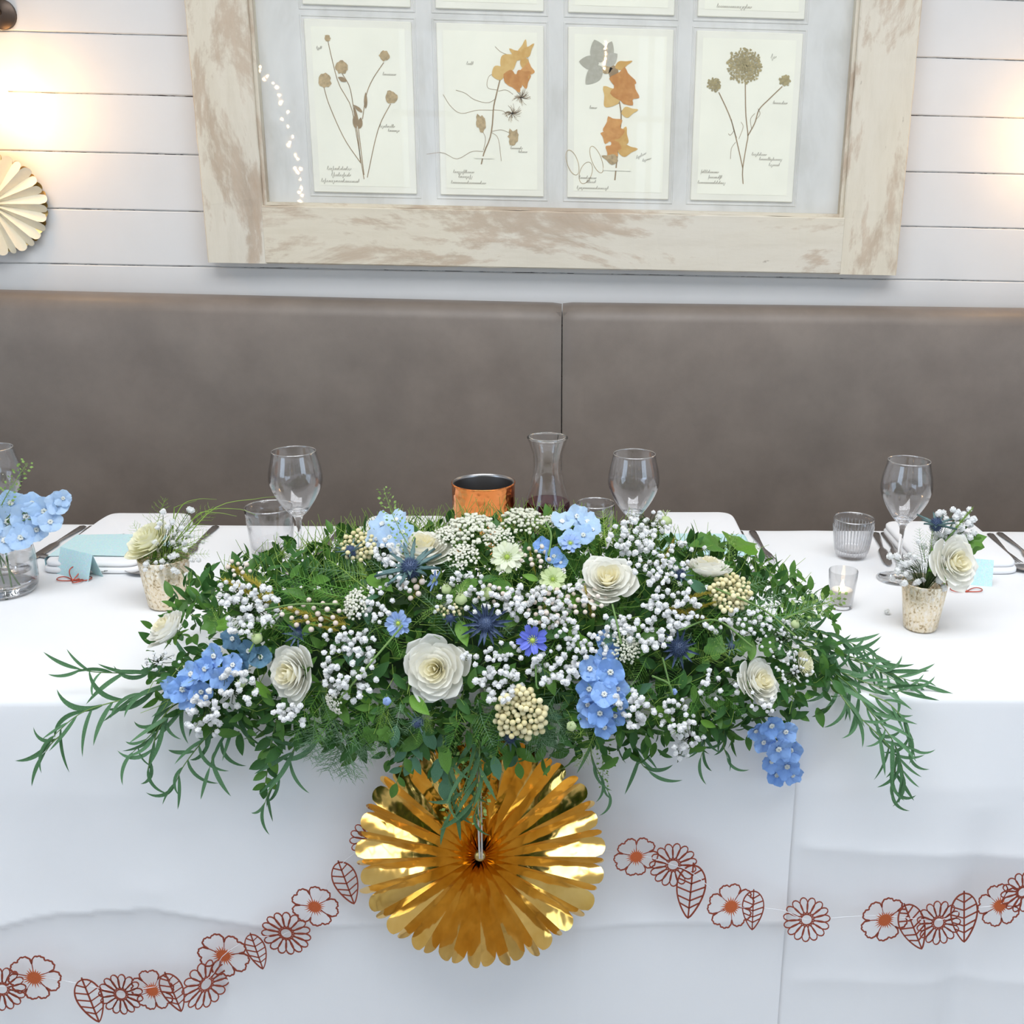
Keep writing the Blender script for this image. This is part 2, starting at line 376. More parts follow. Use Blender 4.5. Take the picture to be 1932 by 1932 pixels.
M['fern_lime'] = petalmat('lime_feather', (.38, .56, .12), (.26, .42, .07), .3, 40)
M['ochre'] = petalmat('ochre_heather', (.55, .47, .08), (.38, .32, .05), .2, 60)
M['stem'] = petalmat('green_stem', (.20, .32, .10), (.13, .24, .07), .1, 60)
M['stem_dark'] = petalmat('thin_dark_stem', (.10, .16, .06), (.06, .11, .04), .05, 60)
M['cress'] = petalmat('cress_pod_green', (.36, .52, .16), (.24, .40, .10), .3, 60)
M['foam'] = mat('green_floral_foam', (.04, .09, .03), .9)
# ------------------------------------------------------------------ room shell
def gapmat():
    m, nt, b = newmat('chipped_board_gap'); v = coords(nt, (.35, 1, 1))
    nt.links.new(ramp(nt, ntex(nt, v, 60, 4, .7), [(.42, (.10, .09, .09)), (.50, (.60, .59, .58)), (.6, (.69, .68, .665))]), b.inputs['Base Color'])
    b.inputs['Roughness'].default_value = .8; return m
M['gap'] = gapmat()
def struct(o): o['kind'] = 'structure'; return o
struct(MB().box(RX0, RX1, RY0, YW + .2, -.1, 0).tobj('floor', M['floorwood'], smooth=False))
# ceiling with the opening for the skylight
cx, cy, sx, sy = SKY
mb = MB(); x0, x1, y0, y1 = cx - sx / 2, cx + sx / 2, cy - sy / 2, cy + sy / 2
for a in ((RX0, x0, RY0, YW + .2), (x1, RX1, RY0, YW + .2), (x0, x1, RY0, y0), (x0, x1, y1, YW + .2)): mb.box(*a, RZ1, RZ1 + .1)
struct(mb.tobj('ceiling', M['plaster'], smooth=False))
mb = MB()
for a in ((x0, x0 + .05, y0, y1), (x1 - .05, x1, y0, y1), (x0, x1, y0, y0 + .05), (x0, x1, y1 - .05, y1), (cx - .5, cx - .46, y0, y1), (cx + .46, cx + .5, y0, y1)): mb.box(*a, RZ1 - .06, RZ1 + .05)
w = struct(mb.tobj('window_3', M['winframe'], smooth=False)); w['label'] = 'white framed skylight'
nwin = len(WINDOWS)
for n, xa, xb in (('wall_left', RX0 - .12, RX0), ('wall_right', RX1, RX1 + .12)):
    mb = MB(); e = [RY0]
    for wy, ww in SIDEWIN:
        e += [wy - ww / 2, wy + ww / 2]
        mb.box(xa, xb, wy - ww / 2, wy + ww / 2, 0, WZ0); mb.box(xa, xb, wy - ww / 2, wy + ww / 2, WZ1, RZ1)
    e.append(YW + .2)
    for k in range(0, len(e), 2): mb.box(xa, xb, e[k], e[k + 1], 0, RZ1)
    struct(mb.tobj(n, M['plaster'], smooth=False))
    for wy, ww in SIDEWIN:
        nwin += 1; mb = MB(); a, b = wy - ww / 2, wy + ww / 2; q = .06 if xb == RX0 else -.06; xi = xb if xb == RX0 else xa
        for (y0_, y1_, z0_, z1_) in ((a, a + .06, WZ0, WZ1), (b - .06, b, WZ0, WZ1), (a, b, WZ0, WZ0 + .06), (a, b, WZ1 - .06, WZ1), (wy - .42, wy - .38, WZ0, WZ1), (wy + .38, wy + .42, WZ0, WZ1)):
            mb.box(min(xi - q * .6, xi + q), max(xi - q * .6, xi + q), y0_, y1_, z0_, z1_)
        struct(mb.tobj('window_%d' % (nwin + 1), M['winframe'], smooth=False))
mb = MB(); edges = [RX0]
for wx, ww in WINDOWS: edges += [wx - ww / 2, wx + ww / 2]
edges.append(RX1)
for k in range(0, len(edges), 2): mb.box(edges[k], edges[k + 1], RY0 - .12, RY0, 0, RZ1)
for wx, ww in WINDOWS:
    mb.box(wx - ww / 2, wx + ww / 2, RY0 - .12, RY0, 0, WZ0); mb.box(wx - ww / 2, wx + ww / 2, RY0 - .12, RY0, WZ1, RZ1)
struct(mb.tobj('wall_front', M['plaster'], smooth=False))
for i, (wx, ww) in enumerate(WINDOWS):
    mb = MB(); a, b = wx - ww / 2, wx + ww / 2
    for q in ((a, a + .06, WZ0, WZ1), (b - .06, b, WZ0, WZ1), (a, b, WZ0, WZ0 + .06), (a, b, WZ1 - .06, WZ1), (wx - .02, wx + .02, WZ0, WZ1), (a, b, 1.78, 1.82)):
        mb.box(q[0], q[1], RY0 - .04, RY0 + .06, q[2], q[3])
    struct(mb.tobj('window_%d' % (i + 1), M['winframe'], smooth=False))
wall = struct(MB().box(RX0, RX1, YW + .006, YW + .2, 0, RZ1).tobj('wall_back', M['gap'], smooth=False))
wall['label'] = 'white painted horizontal board wall'
ZL, ZS = 1.1772, .11885
for k in range(-4, 17):
    z0, z1 = ZL + k * ZS, min(ZL + (k + 1) * ZS, RZ1)
    if z1 - z0 < .02: continue
    fine = -1 <= k <= 5
    xs = [RX0] + ([-1.5 + i * .0075 for i in range(401)] if fine else []) + [RX1]
    vs = []; ph = R(0, 50)
    for x in xs:
        n1 = noise.noise(V((x * 9 + ph, k * 3.1, 0))); n2 = noise.noise(V((x * 60 + ph, k * 1.7, 4)))
        g0 = .0006 + .0008 * max(0, n1 + .25) + .0009 * max(0, n2); g1 = .0006 + .0007 * max(0, -n1 + .2)
        for y, z in ((YW + .007, z0 + g0), (YW + .0018, z0 + g0), (YW, z0 + g0 + .0022), (YW, z1 - g1 - .002), (YW + .0018, z1 - g1), (YW + .007, z1 - g1)): vs.append((x, y, z))
    fs = [(i * 6 + j, (i + 1) * 6 + j, (i + 1) * 6 + j + 1, i * 6 + j + 1) for i in range(len(xs) - 1) for j in range(5)]
    MB().add(vs, fs).wobj('plank', M['paint'], wall, smooth=False)

# ------------------------------------------------------------------ picture frame
FY, GY, BY = YW - .045, YW - .026, YW - .010       # frame face, glass, backing face
fxl, fxr, fz0 = -.797, .737, 1.190
ia, ib = onY(495, 388, FY), onY(1592, 410, FY)
il, ir, iz0 = ia.x, ib.x, (ia.z + ib.z) / 2
iz1, fz1 = 2.115, 2.235
pf = empty('picture_frame', ((fxl + fxr) / 2, YW, fz0), 'large weathered cream wooden frame with pressed flower cards behind glass', 'picture frame')
def bar(name, x0, x1, z0, z1, m, seed):
    L = 60; horiz = (x1 - x0) > (z1 - z0); mb = MB()
    def p(u, v):
        lip = [(0, 0), (0, 1), (.02, 1), (.98, 1), (1, 1), (1, 0)][int(round(v * 5))]
        j = .0014 * noise.noise(V((u * 22 + seed, lip[0] * 3, seed)))
        dep = YW - .001 if lip[1] == 0 else FY + (.0025 if lip[0] in (0, 1) else 0) + .0008 * noise.noise(V((u * 40, lip[0] * 5, seed)))
        if horiz: return (x0 + (x1 - x0) * u, dep, z0 + (z1 - z0) * lip[0] + (j if lip[0] in (0, 1) else 0))
        return (x0 + (x1 - x0) * lip[0] + (j if lip[0] in (0, 1) else 0), dep, z0 + (z1 - z0) * u)
    mb.grid(p, L, 5)
    if horiz: mb.f = [f[::-1] for f in mb.f]
    mb.box(x0 + .002, x1 - .002, FY + .004, YW - .0005, z0 + .001, z1 - .001)
    return mb.wobj(name, m, pf, smooth=False)
bar('stile', fxl, il, fz0, fz1, M['frame_v'], 1); bar('stile', ir, fxr, fz0, fz1, M['frame_v'], 5)
bar('rail', il - .002, ir + .002, fz0 + .0005, iz0, M['frame_h'], 9); bar('rail', il - .002, ir + .002, iz1, fz1, M['frame_h'], 13)
for xx in (il, ir):   # rebate lip beside the glass
    s = 1 if xx == il else -1
    MB().box(min(xx, xx + s * .007), max(xx, xx + s * .007), GY - .008, YW - .002, iz0 + .0002, iz1).wobj('glazing_bead', M['frame_v'], pf, smooth=False)
MB().box(il + .0071, ir - .0071, GY - .008, YW - .002, iz0 + .0002, iz0 + .007).wobj('glazing_bead', M['frame_h'], pf, smooth=False)
MB().box(il - .01, ir + .01, BY, YW - .001, iz0 - .01, iz1 + .01).wobj('backing_board', M['backing'], pf, smooth=False)
def flat(mb, pts, w, y, mi=0):       # ribbon on the card plane, pts in (x,z)
    pts = [V((p[0], p[1])) for p in pts]; n = len(pts); vs = []
    for i, p in enumerate(pts):
        d = (pts[min(i + 1, n - 1)] - pts[max(i - 1, 0)]); d = d.normalized() if d.length > 0 else V((1, 0))
        q = V((-d.y, d.x)); ww = w[i] if isinstance(w, list) else w
        vs += [(p.x + q.x * ww / 2, y, p.y + q.y * ww / 2), (p.x - q.x * ww / 2, y, p.y - q.y * ww / 2)]
    mb.add(vs, [(2 * i, 2 * i + 1, 2 * i + 3, 2 * i + 2) for i in range(n - 1)], mi); return mb
CY = BY - .006                         # card face
def cp(u, v, dy=0.0):
    q = onY(u, v, CY - dy); return (q.x, q.z)
def ppath(px, n=14):
    return [(p.x, p.y) for p in [V((q.x, q.y)) for q in bez([V(cp(*a) + (0,)) for a in px], n)]]
def blob(mb, u, v, rx, ry, y, jag=.25, n=16, rot=0, mi=0):
    c = cp(u, v); k = 2.39 / 2011; vs = [(c[0], y, c[1])]
    for i in range(n):
        a = 2 * PI * i / n; r = 1 + (R(-jag, jag))
        x, z = rx * k * r * math.cos(a), ry * k * r * math.sin(a)
        vs.append((c[0] + x * math.cos(rot) - z * math.sin(rot), y, c[1] + x * math.sin(rot) + z * math.cos(rot)))
    mb.add(vs, [(0, 1 + i, 1 + (i + 1) % n) for i in range(n)], mi); return mb
def pleaf(mb, u, v, L, W, ang, y, mi=0, lobes=0):      # flat leaf, base at (u,v), px sizes, angle from up
    c = cp(u, v); k = 2.39 / 2011; n = 12; l = []; r = []
    for i in range(n + 1):
        t = i / n; w = W / 2 * math.sin(PI * t ** .8) ** .8 * (1 + (.35 * math.sin(t * PI * 2 * lobes) if lobes else 0))
        l.append((-w, t * L)); r.append((w, t * L))
    poly = l + r[::-1]; ca, sa = math.cos(ang), math.sin(ang)
    vs = [(c[0] + k * (x * ca + z * sa), y, c[1] + k * (-x * sa + z * ca)) for x, z in poly]
    fs = [(i, i + 1, 2 * n - i, 2 * n + 1 - i) for i in range(n)]
    mb.add(vs, fs, mi); return mb
def scribble(mb, u, v, length, h, y, seed, rot=0.0):
    rnd = random.Random(seed); c = cp(u, v); k = 2.39 / 2011; pts = []; x = 0
    L = length; step = h * .42; i = 0
    while x < L:
        up = 1.0 if (i == 0 or rnd.random() < .16) else .45; dn = -.5 if rnd.random() < .10 else 0
        pts += [(x, dn * h), (x + step * .9, up * h), (x + step * .7, .1 * h)]; x += step * rnd.uniform(.8, 1.2); i += 1
    P = bez([V((p[0], p[1], 0)) for p in pts], len(pts) * 3)
    flat(mb, [(c[0] + k * p.x, c[1] + k * (p.y - rot * p.x)) for p in P], .0007, y); return mb
cards = [((575, 38), (773, 42), (788, 368), (590, 360)), ((823, 45), (1025, 46), (1026, 372), (831, 366)), ((1071, 52), (1270, 56), (1262, 376), (1071, 373)), ((1315, 56), (1518, 60), (1493, 381), (1303, 378))]
CARD = []
for q in cards:
    w = [cp(*a) for a in q]
    CARD.append(((w[0][0] + w[3][0]) / 2, (w[1][0] + w[2][0]) / 2, (w[2][1] + w[3][1]) / 2, (w[0][1] + w[1][1]) / 2))
czb = sum(c[2] for c in CARD) / 4; czt = sum(c[3] for c in CARD) / 4
def card(x0, x1, z0, z1):
    c = MB().rbox(x0, x1, CY + .0004, BY + .001, z0, z1, .0012, 1).wobj('mount_card', M['card'], pf, smooth=False)
    return c
def fringe(x0, x1, z0, z1):    # raised moulding around a card bay
    g = .010; t = .005; yf = BY - .0018; mb = MB()
    ring = lambda d, y: [(x0 - d, y, z0 - d), (x1 + d, y, z0 - d), (x1 + d, y, z1 + d), (x0 - d, y, z1 + d)]
    vs = ring(g, BY + .0005) + ring(g - .0015, yf) + ring(g - t + .0015, yf) + ring(g - t, BY + .0005)
    mb.add(vs, [(r * 4 + k, r * 4 + (k + 1) % 4, (r + 1) * 4 + (k + 1) % 4, (r + 1) * 4 + k) for r in range(3) for k in range(4)])
    return mb.wobj('bay_moulding', M['backing'], pf, smooth=False)
YS, YP, YT = CY - .0002, CY - .0007, CY - .0011
C0 = []
for i, c in enumerate(CARD):
    o = card(c[0], c[1], czb, czt); fringe(c[0], c[1], czb, czt)
    MB().box(c[0] + .014, c[1] - .014, YS, CY + .0006, czb + .014, czt - .014).wobj('paper_sheet', M['sheet'], o, smooth=False)
    C0.append(o)
    gap = .028; h = czt - czb
    o2 = card(c[0], c[1], czt + gap, czt + gap + h); fringe(c[0], c[1], czt + gap, czt + gap + h)
    MB().box(c[0] + .014, c[1] - .014, YS, CY + .0006, czt + gap + .014, czt + gap + h - .014).wobj('paper_sheet', M['sheet'], o2, smooth=False)
    if i == 3:
        scribble(MB(), 1352, 14, 62, 7, YP, 99).wobj('handwriting', M['ink'], o2, smooth=False)
def stems(o, paths, w=.0016):
    for p in paths:
        flat(MB(), ppath(p), w, YP).wobj('pressed_stem', M['press_stem'], o, smooth=False)
def blooms(o, lst, m, jag=.25):
    for u, v, rx, ry in lst: blob(MB(), u, v, rx, ry, YT, jag, 18).wobj('pressed_bloom', m, o, smooth=False)
def leaves(o, lst, m, lobes=0):
    for u, v, L, W, a in lst: pleaf(MB(), u, v, L, W, a, YT - R(0, .0004), 0, lobes).wobj('pressed_leaf', m, o, smooth=False)
# card with five scabious heads
o = C0[0]
stems(o, [[(618, 74), (628, 118), (640, 160), (662, 200), (672, 250), (687, 338)], [(611, 164), (622, 200), (650, 262), (681, 308)], [(645, 138), (660, 165), (668, 210), (676, 262), (680, 305)], [(724, 118), (703, 150), (691, 180), (684, 225)], [(737, 196), (719, 230), (708, 265), (693, 335)], [(676, 240), (682, 290), (687, 330)]])
blooms(o, [(618, 72, 5, 6), (645, 127, 11, 11), (613, 152, 11, 12), (725, 105, 9, 9), (738, 184, 11, 11)], M['press_tan'], .16)
leaves(o, [(640, 148, 14, 7, 1.9), (652, 152, 14, 7, -1.2), (690, 205, 28, 6, .05), (684, 212, 20, 6, -.9), (676, 240, 36, 6, -.15), (678, 243, 20, 9, .2), (671, 242, 22, 7, -.1)], M['press_stem'])
for q in ((617, 320, 42, 7, 1), (625, 332, 36, 7, 2), (606, 343, 70, 7, 3), (722, 142, 24, 6, 4), (716, 240, 28, 6, 5), (732, 248, 20, 5, 6), (597, 92, 9, 5, 7),):
    scribble(MB(), *q[:4], YP, *q[4:]).wobj('handwriting', M['ink'], o, smooth=False)
# card with clematis spray
o = C0[1]
stems(o, [[(908, 310), (914, 286), (924, 262), (929, 235), (931, 205), (935, 185), (944, 148)]], .0026)
stems(o, [[(936, 186), (920, 194), (895, 188), (878, 176), (860, 170)], [(930, 208), (900, 208), (870, 214), (850, 200), (836, 178)], [(912, 286), (890, 286), (862, 300), (835, 288), (805, 291)], [(928, 250), (940, 262), (946, 304)], [(930, 207), (950, 210), (958, 222)], [(928, 248), (945, 245), (960, 250)], [(911, 248), (916, 262), (912, 284)], [(940, 172), (955, 170), (968, 178)], [(938, 170), (920, 165), (922, 145), (935, 138)], [(1000, 125), (994, 105), (985, 92)], [(960, 104), (945, 98), (934, 88)]], .0009)
leaves(o, [(985, 112, 34, 16, .2), (984, 112, 28, 14, -.9), (985, 108, 32, 13, .75), (945, 128, 46, 24, .95), (928, 143, 38, 20, 1.15), (986, 105, 40, 13, 2.85)], M['press_amber'], 1)
leaves(o, [(950, 140, 34, 20, 2.0), (965, 140, 34, 24, 2.7), (985, 135, 30, 22, 2.9), (975, 150, 30, 20, 1.1), (995, 142, 22, 20, .1), (970, 168, 30, 18, .4)], M['press_orange'], 1)
blooms(o, [(908, 231, 11, 14), (969, 258, 11, 13)], M['press_tan'], .3)
for (u, v, r) in ((983, 184, 17), (967, 214, 18)):
    mb = MB()
    for j in range(46):
        a = R(0, 2 * PI); rr = r * R(.4, 1.1); flat(mb, [cp(u, v), cp(u + rr * .6 * math.cos(a + .2), v + rr * .6 * math.sin(a + .2)), cp(u + rr * math.cos(a), v + rr * math.sin(a))], .0006, YT)
    mb.wobj('pressed_seed_fluff', M['press_stem'], o, smooth=False)
for q in ((855, 326, 36, 6, 11), (865, 335, 26, 6, 12), (851, 346, 64, 6, 13), (963, 281, 22, 5, 14), (978, 288, 16, 5, 15), (880, 122, 12, 6, 16),):
    scribble(MB(), *q[:4], YP, *q[4:]).wobj('handwriting', M['ink'], o, smooth=False)
MB().box(*[cp(895, 299)[0], cp(932, 299)[0]], YT - .001, YT - .0006, cp(910, 299)[1], cp(910, 295)[1]).wobj('paper_tape', M['sheet'], o, smooth=False)
# card with orange leaves
o = C0[2]
stems(o, [[(1160, 340), (1163, 310), (1168, 260), (1172, 222), (1168, 190), (1156, 146)]], .0028)
stems(o, [[(1172, 210), (1180, 205), (1188, 208)], [(1168, 195), (1160, 196), (1152, 190)]], .0012)
leaves(o, [(1170, 190, 58, 42, .12), (1176, 196, 40, 34, .5), (1168, 262, 44, 34, -.5), (1166, 262, 34, 26, -1.3), (1167, 268, 34, 24, -2.5)], M['press_orange'], 2)
leaves(o, [(1166, 196, 40, 34, -.75), (1172, 214, 32, 15, 1.35), (1168, 275, 36, 22, .35), (1165, 285, 38, 18, 1.45), (1160, 128, 34, 12, 1.2)], M['press_amber'], 1)
leaves(o, [(1166, 304, 32, 15, -1.3)], M['press_tan'], 1)
leaves(o, [(1135, 118, 40, 30, -.35), (1130, 120, 36, 24, -1.5), (1135, 125, 42, 26, -2.4), (1140, 122, 30, 22, .9), (1140, 118, 38, 22, .35)], M['press_grey'])
blooms(o, [(1158, 138, 10, 13)], M['press_stem'], .15); blooms(o, [(1146, 132, 9, 7)], M['press_tan'], .3)
for q in ((1092, 337, 32, 6, 21), (1106, 345, 16, 6, 22), (1088, 356, 58, 6, 23), (1200, 300, 18, 6, 24, -.5), (1212, 305, 14, 5, 25, -.3), (1112, 205, 14, 6, 26),):
    scribble(MB(), *q[:4], YP, *q[4:]).wobj('handwriting', M['ink'], o, smooth=False)
for u, v, L, W, a in ((1088, 330, 46, 20, -.35), (1098, 346, 40, 22, .35), (1135, 326, 50, 18, -.4)):
    k = 2.39 / 2011; c = cp(u, v); pts = []
    for i in range(25):
        t = i / 24 * 2 * PI; x, z = W / 2 * math.sin(t), L / 2 * (1 - math.cos(t)); pts.append((c[0] + k * (x * math.cos(a) + z * math.sin(a)), c[1] + k * (-x * math.sin(a) + z * math.cos(a))))
    flat(MB(), pts, .0012, YP).wobj('skeleton_leaf', M['press_tan'], o, smooth=False)
MB().box(cp(1138, 320)[0], cp(1190, 320)[0], YT - .001, YT - .0006, cp(1160, 322)[1], cp(1160, 317)[1]).wobj('paper_tape', M['sheet'], o, smooth=False)
# card with wild carrot umbels
o = C0[3]
stems(o, [[(1402, 347), (1401, 320), (1408, 275), (1411, 255), (1407, 215), (1406, 150)], [(1401, 316), (1392, 275), (1382, 235), (1372, 208), (1356, 174)], [(1411, 256), (1424, 232), (1432, 207), (1450, 188), (1476, 163)]], .0022)
stems(o, [[(1390, 260), (1384, 245), (1380, 225)], [(1394, 262), (1402, 240), (1398, 230)], [(1388, 268), (1380, 280), (1378, 300)], [(1418, 244), (1416, 225), (1424, 214)], [(1427, 225), (1434, 215), (1430, 205)], [(1386, 245), (1378, 255), (1374, 252)]], .0009)
for u, v, r, n in ((1405, 125, 33, 150), (1348, 160, 13, 34), (1481, 152, 10, 26)):
    mb = MB()
    for j in range(n):
        a = j * 2.4; rr = r * math.sqrt(j / n) * R(.92, 1.08); uu, vv = u + rr * math.cos(a), v + rr * math.sin(a)
        blob(mb, uu, vv, R(1.7, 3.0), R(1.7, 3.0), YT - R(0, .0003), .4, 7)
        if j > n * .5: flat(mb, [cp(u, v), cp(uu, vv)], .0006, YT + .0002)
    mb.wobj('pressed_umbel', M['press_olive'], o, smooth=False)
for q in ((1322, 326, 34, 6, 31), (1336, 336, 24, 6, 32), (1316, 346, 52, 6, 33), (1418, 293, 26, 6, 34), (1432, 302, 42, 6, 35), (1450, 313, 20, 6, 36), (1458, 196, 26, 6, 37), (1454, 110, 8, 8, 38),):
    scribble(MB(), *q[:4], YP, *q[4:]).wobj('handwriting', M['ink'], o, smooth=False)
MB().box(il + .004, ir - .004, GY, GY + .002, iz0 + .002, iz1 - .002).wobj('glass_pane', M['pane'], pf, smooth=False)

# ------------------------------------------------------------------ bench
BXS = onY(1060, 700, 1.15).x
def bench(x0, x1, zt0, zt1, lab, seam):
    t = empty('upholstered_bench', ((x0 + x1) / 2, .95, 0), lab, 'bench')
    mb = MB(); xs = [x0 + (x1 - x0) * i / 60 for i in range(61)]
    sec = [(0, .42), (0, .8), (.0, 1.0), (.004, 1.085), (.012, 1.105), (.028, 1.117), (.05, 1.12), (.075, 1.12)]
    def p(u, v):
        x = x0 + (x1 - x0) * u; i = min(int(v * 7 + 1e-6), 7); y, z = sec[i]
        e = min(x - x0, x1 - x); rr = .012
        inn = (rr - math.sqrt(max(0, rr * rr - (rr - min(e, rr)) ** 2))) if e < rr else 0
        zt = zt0 + (zt1 - zt0) * u
        return (x, 1.143 + y + (1.0 - z) * .01 * (z < 1.0) + inn * .8 + .002 * noise.noise(V((x * 1.3, z * 2, 3))), z + (zt - 1.12) * max(0, (z - .5)) / .62 - .3 * inn * (z > 1.1))
    mb.grid(p, 120, 7)
    mb.box(x0 + .003, x1 - .003, 1.16, YW - .001, .40, 1.10)
    mb.wobj('backrest', M['leather'], t, sharp=50)
    MB().rbox(x0 + .003, x1 - .003, .72, 1.16, .36, .46, .03, 3).wobj('seat', M['leather'], t)
    MB().box(x0 + .02, x1 - .02, .78, 1.2, 0, .37).wobj('base', M['wood_dark'], t, smooth=False)
    return t
bench(-2.6, BXS - .0012, 1.131, 1.115, 'taupe leather banquette bench on the side nearer the cream paper fan', 1)
bench(BXS + .0012, 2.6, 1.116, 1.128, 'taupe leather banquette bench behind the carafe and ribbed tumbler', 0)

# ------------------------------------------------------------------ wall lamps
def lamp(u, v, lab, off=''):
    P = onY(u, v, YW - .11); t = empty('wall_lamp' + off, (P.x, YW, P.z), lab, 'lamp')
    x, z = P.x, P.z
    MB().lathe([(.0, 0), (.030, 0), (.030, .008), (.02, .014), (0, .016)], 28).obj('backplate', M['lamp_metal'], t, Matrix.Translation((x, YW, z + .17)) @ Matrix.Rotation(PI / 2, 4, 'X'), sharp=40)
    MB().tube(bez([(x, YW - .01, z + .17), (x, YW - .06, z + .20), (x, YW - .105, z + .17), (x, YW - .11, z + .10)], 16), .007, 8).wobj('arm', M['lamp_metal'], t)
    MB().lathe([(0, .105), (.016, .105), (.02, .09), (.02, .05), (.014, .042), (0, .042)], 20, (x, YW - .11, z)).wobj('socket', M['lamp_metal'], t, sharp=40)
    prof = [(.0, -.052), (.02, -.048), (.036, -.034), (.043, -.012), (.04, .012), (.026, .034), (.015, .046)]
    MB().lathe(prof, 24, (x, YW - .11, z)).wobj('bulb' + off, M['bulb'], t)
lamp(-24, 185, 'dark metal wall lamp with glowing bulb above the cream paper fan')
lamp(2066, 245, 'dark metal wall lamp with glowing bulb on the side away from the paper fan', '_offscreen')

# ------------------------------------------------------------------ table and cloths
t = empty('dining_table', (0, .35, 0), 'long dark wooden table hidden under white cloths', 'table')
MB().rbox(-1.9, 1.9, .006, .694, .712, .7455, .004, 2).wobj('tabletop', M['wood_dark'], t)
for x in (-1.8, 1.8):
    for y in (.08, .62): MB().rbox(x - .03, x + .03, y - .03, y + .03, 0, .714, .004, 1).wobj('leg', M['wood_dark'], t)
XS = onY(1500, 1450, -.002).x
def crease_tab(px): return [(onY(u, v, -.005).x, onY(u, v, -.005).z) for u, v in px]
CRL = crease_tab([(-200, 1775), (0, 1740), (110, 1716), (270, 1703), (310, 1702), (400, 1716), (510, 1736), (640, 1730), (690, 1728), (1090, 1738), (1200, 1736), (1500, 1734)])
CRR = crease_tab([(1400, 1588), (1490, 1592), (1932, 1612), (2300, 1630)]); CRR2 = crease_tab([(1400, 1838), (1932, 1846), (2300, 1850)])
def interp(tab, x):
    if x <= tab[0][0]: return tab[0][1]
    for (a, b), (c, d) in zip(tab, tab[1:]):
        if x <= c: return b + (d - b) * (x - a) / (c - a)
    return tab[-1][1]
VC = [onY(697, 1750, -.005).x, onY(1090, 1760, -.005).x, onY(1640, 1750, -.005).x, onY(300, 1700, -.005).x]
def cloth(x0, x1, dy, dz, side, lab):
    xs = []; x = x0
    while x < x1 - 1e-6: xs.append(x); x += .006 if -1.0 < x < .95 else .05
    xs.append(x1)
    sec = [('b', .30), ('b', .5), ('b', .66), ('b', .735)] + [('bc', a) for a in (.3, .65, 1.0)] + [('t', .69 - i * .02) for i in range(1, 34)] + [('fc', a) for a in (.0, .2, .4, .6, .8, 1.0)] + [('f', .735 - i * .005) for i in range(1, 128)]
    vs = []
    for x in xs:
        wav = -.0016 * abs(math.sin(x * 20)) * (side == 'r') * max(0, 1 - abs(x - .35) / .25)
        for k, a in sec:
            if k == 'b': y, z = .702 + .012 * (.75 - a) * (1 + math.sin(x * 14)), a
            elif k == 'bc': y, z = .702 - .012 * (1 - math.cos(a * PI / 2)), .738 + .012 * math.sin(a * PI / 2) + wav * 1.5 * a
            elif k == 't':
                y, z = a, .75 + .0006 * noise.noise(V((x * 3, a * 5, 1))) + wav * max(0, (a - .45) / .25)
            elif k == 'fc': y, z = .012 - .012 * math.sin(a * PI / 2), .738 + .012 * math.cos(a * PI / 2)
            else:
                z = a; d = .738 - z; g = min(1, d / .12)
                y = -.006 * g - .016 * d
                y -= g * (.009 * noise.noise(V((x * 3.2, z * 1.6, 7))) + .0035 * noise.noise(V((x * 9, z * 3.5, 2))))
                if side == 'l':
                    h = interp(CRL, x); q = z - h; y -= (.0065 if q > 0 else .0045) * math.exp(-abs(q) / (.05 if q > 0 else .02)) * min(1, g)
                    for vx in VC[:2]: y -= .0028 * math.exp(-abs(x - vx) / .03) * min(1, d / .25)
                    q2 = math.hypot((x - VC[3]) / .10, (z - interp(CRL, VC[3]) - .03) / .05); y -= .004 * math.exp(-q2)
                else:
                    for tab, amp in ((CRR, .005), (CRR2, .003)):
                        q = z - interp(tab, x); y -= amp * math.exp(-abs(q) / .03) * min(1, max(0, (x - XS) / .025))
                    y -= .003 * math.exp(-abs(x - VC[2]) / .03) * min(1, d / .25)
                    y += .014 * math.exp(-((x - onY(1815, 1800, 0).x) / .03) ** 2) * min(1, max(0, d - .15) / .2)
            vs.append((x, y + (dy if k in ('f', 'fc') else 0), z + dz * (k in ('t', 'bc'))))
    n = len(sec)
    fs = [(i * n + j, i * n + j + 1, (i + 1) * n + j + 1, (i + 1) * n + j) for i in range(len(xs) - 1) for j in range(n - 1)]
    o = MB().add(vs, fs).tobj('tablecloth', M['cloth'], base=((x0 + x1) / 2, .35, .75))
    return tag(o, lab, 'tablecloth', None)
cloth(-1.93, XS, -.0022, .0012, 'l', 'white linen tablecloth with long ironed crease behind the gold fan')
cloth(XS - .03, 1.93, .0014, -.0014, 'r', 'white linen tablecloth under the ribbed tumbler, tucked beneath its neighbour cloth')
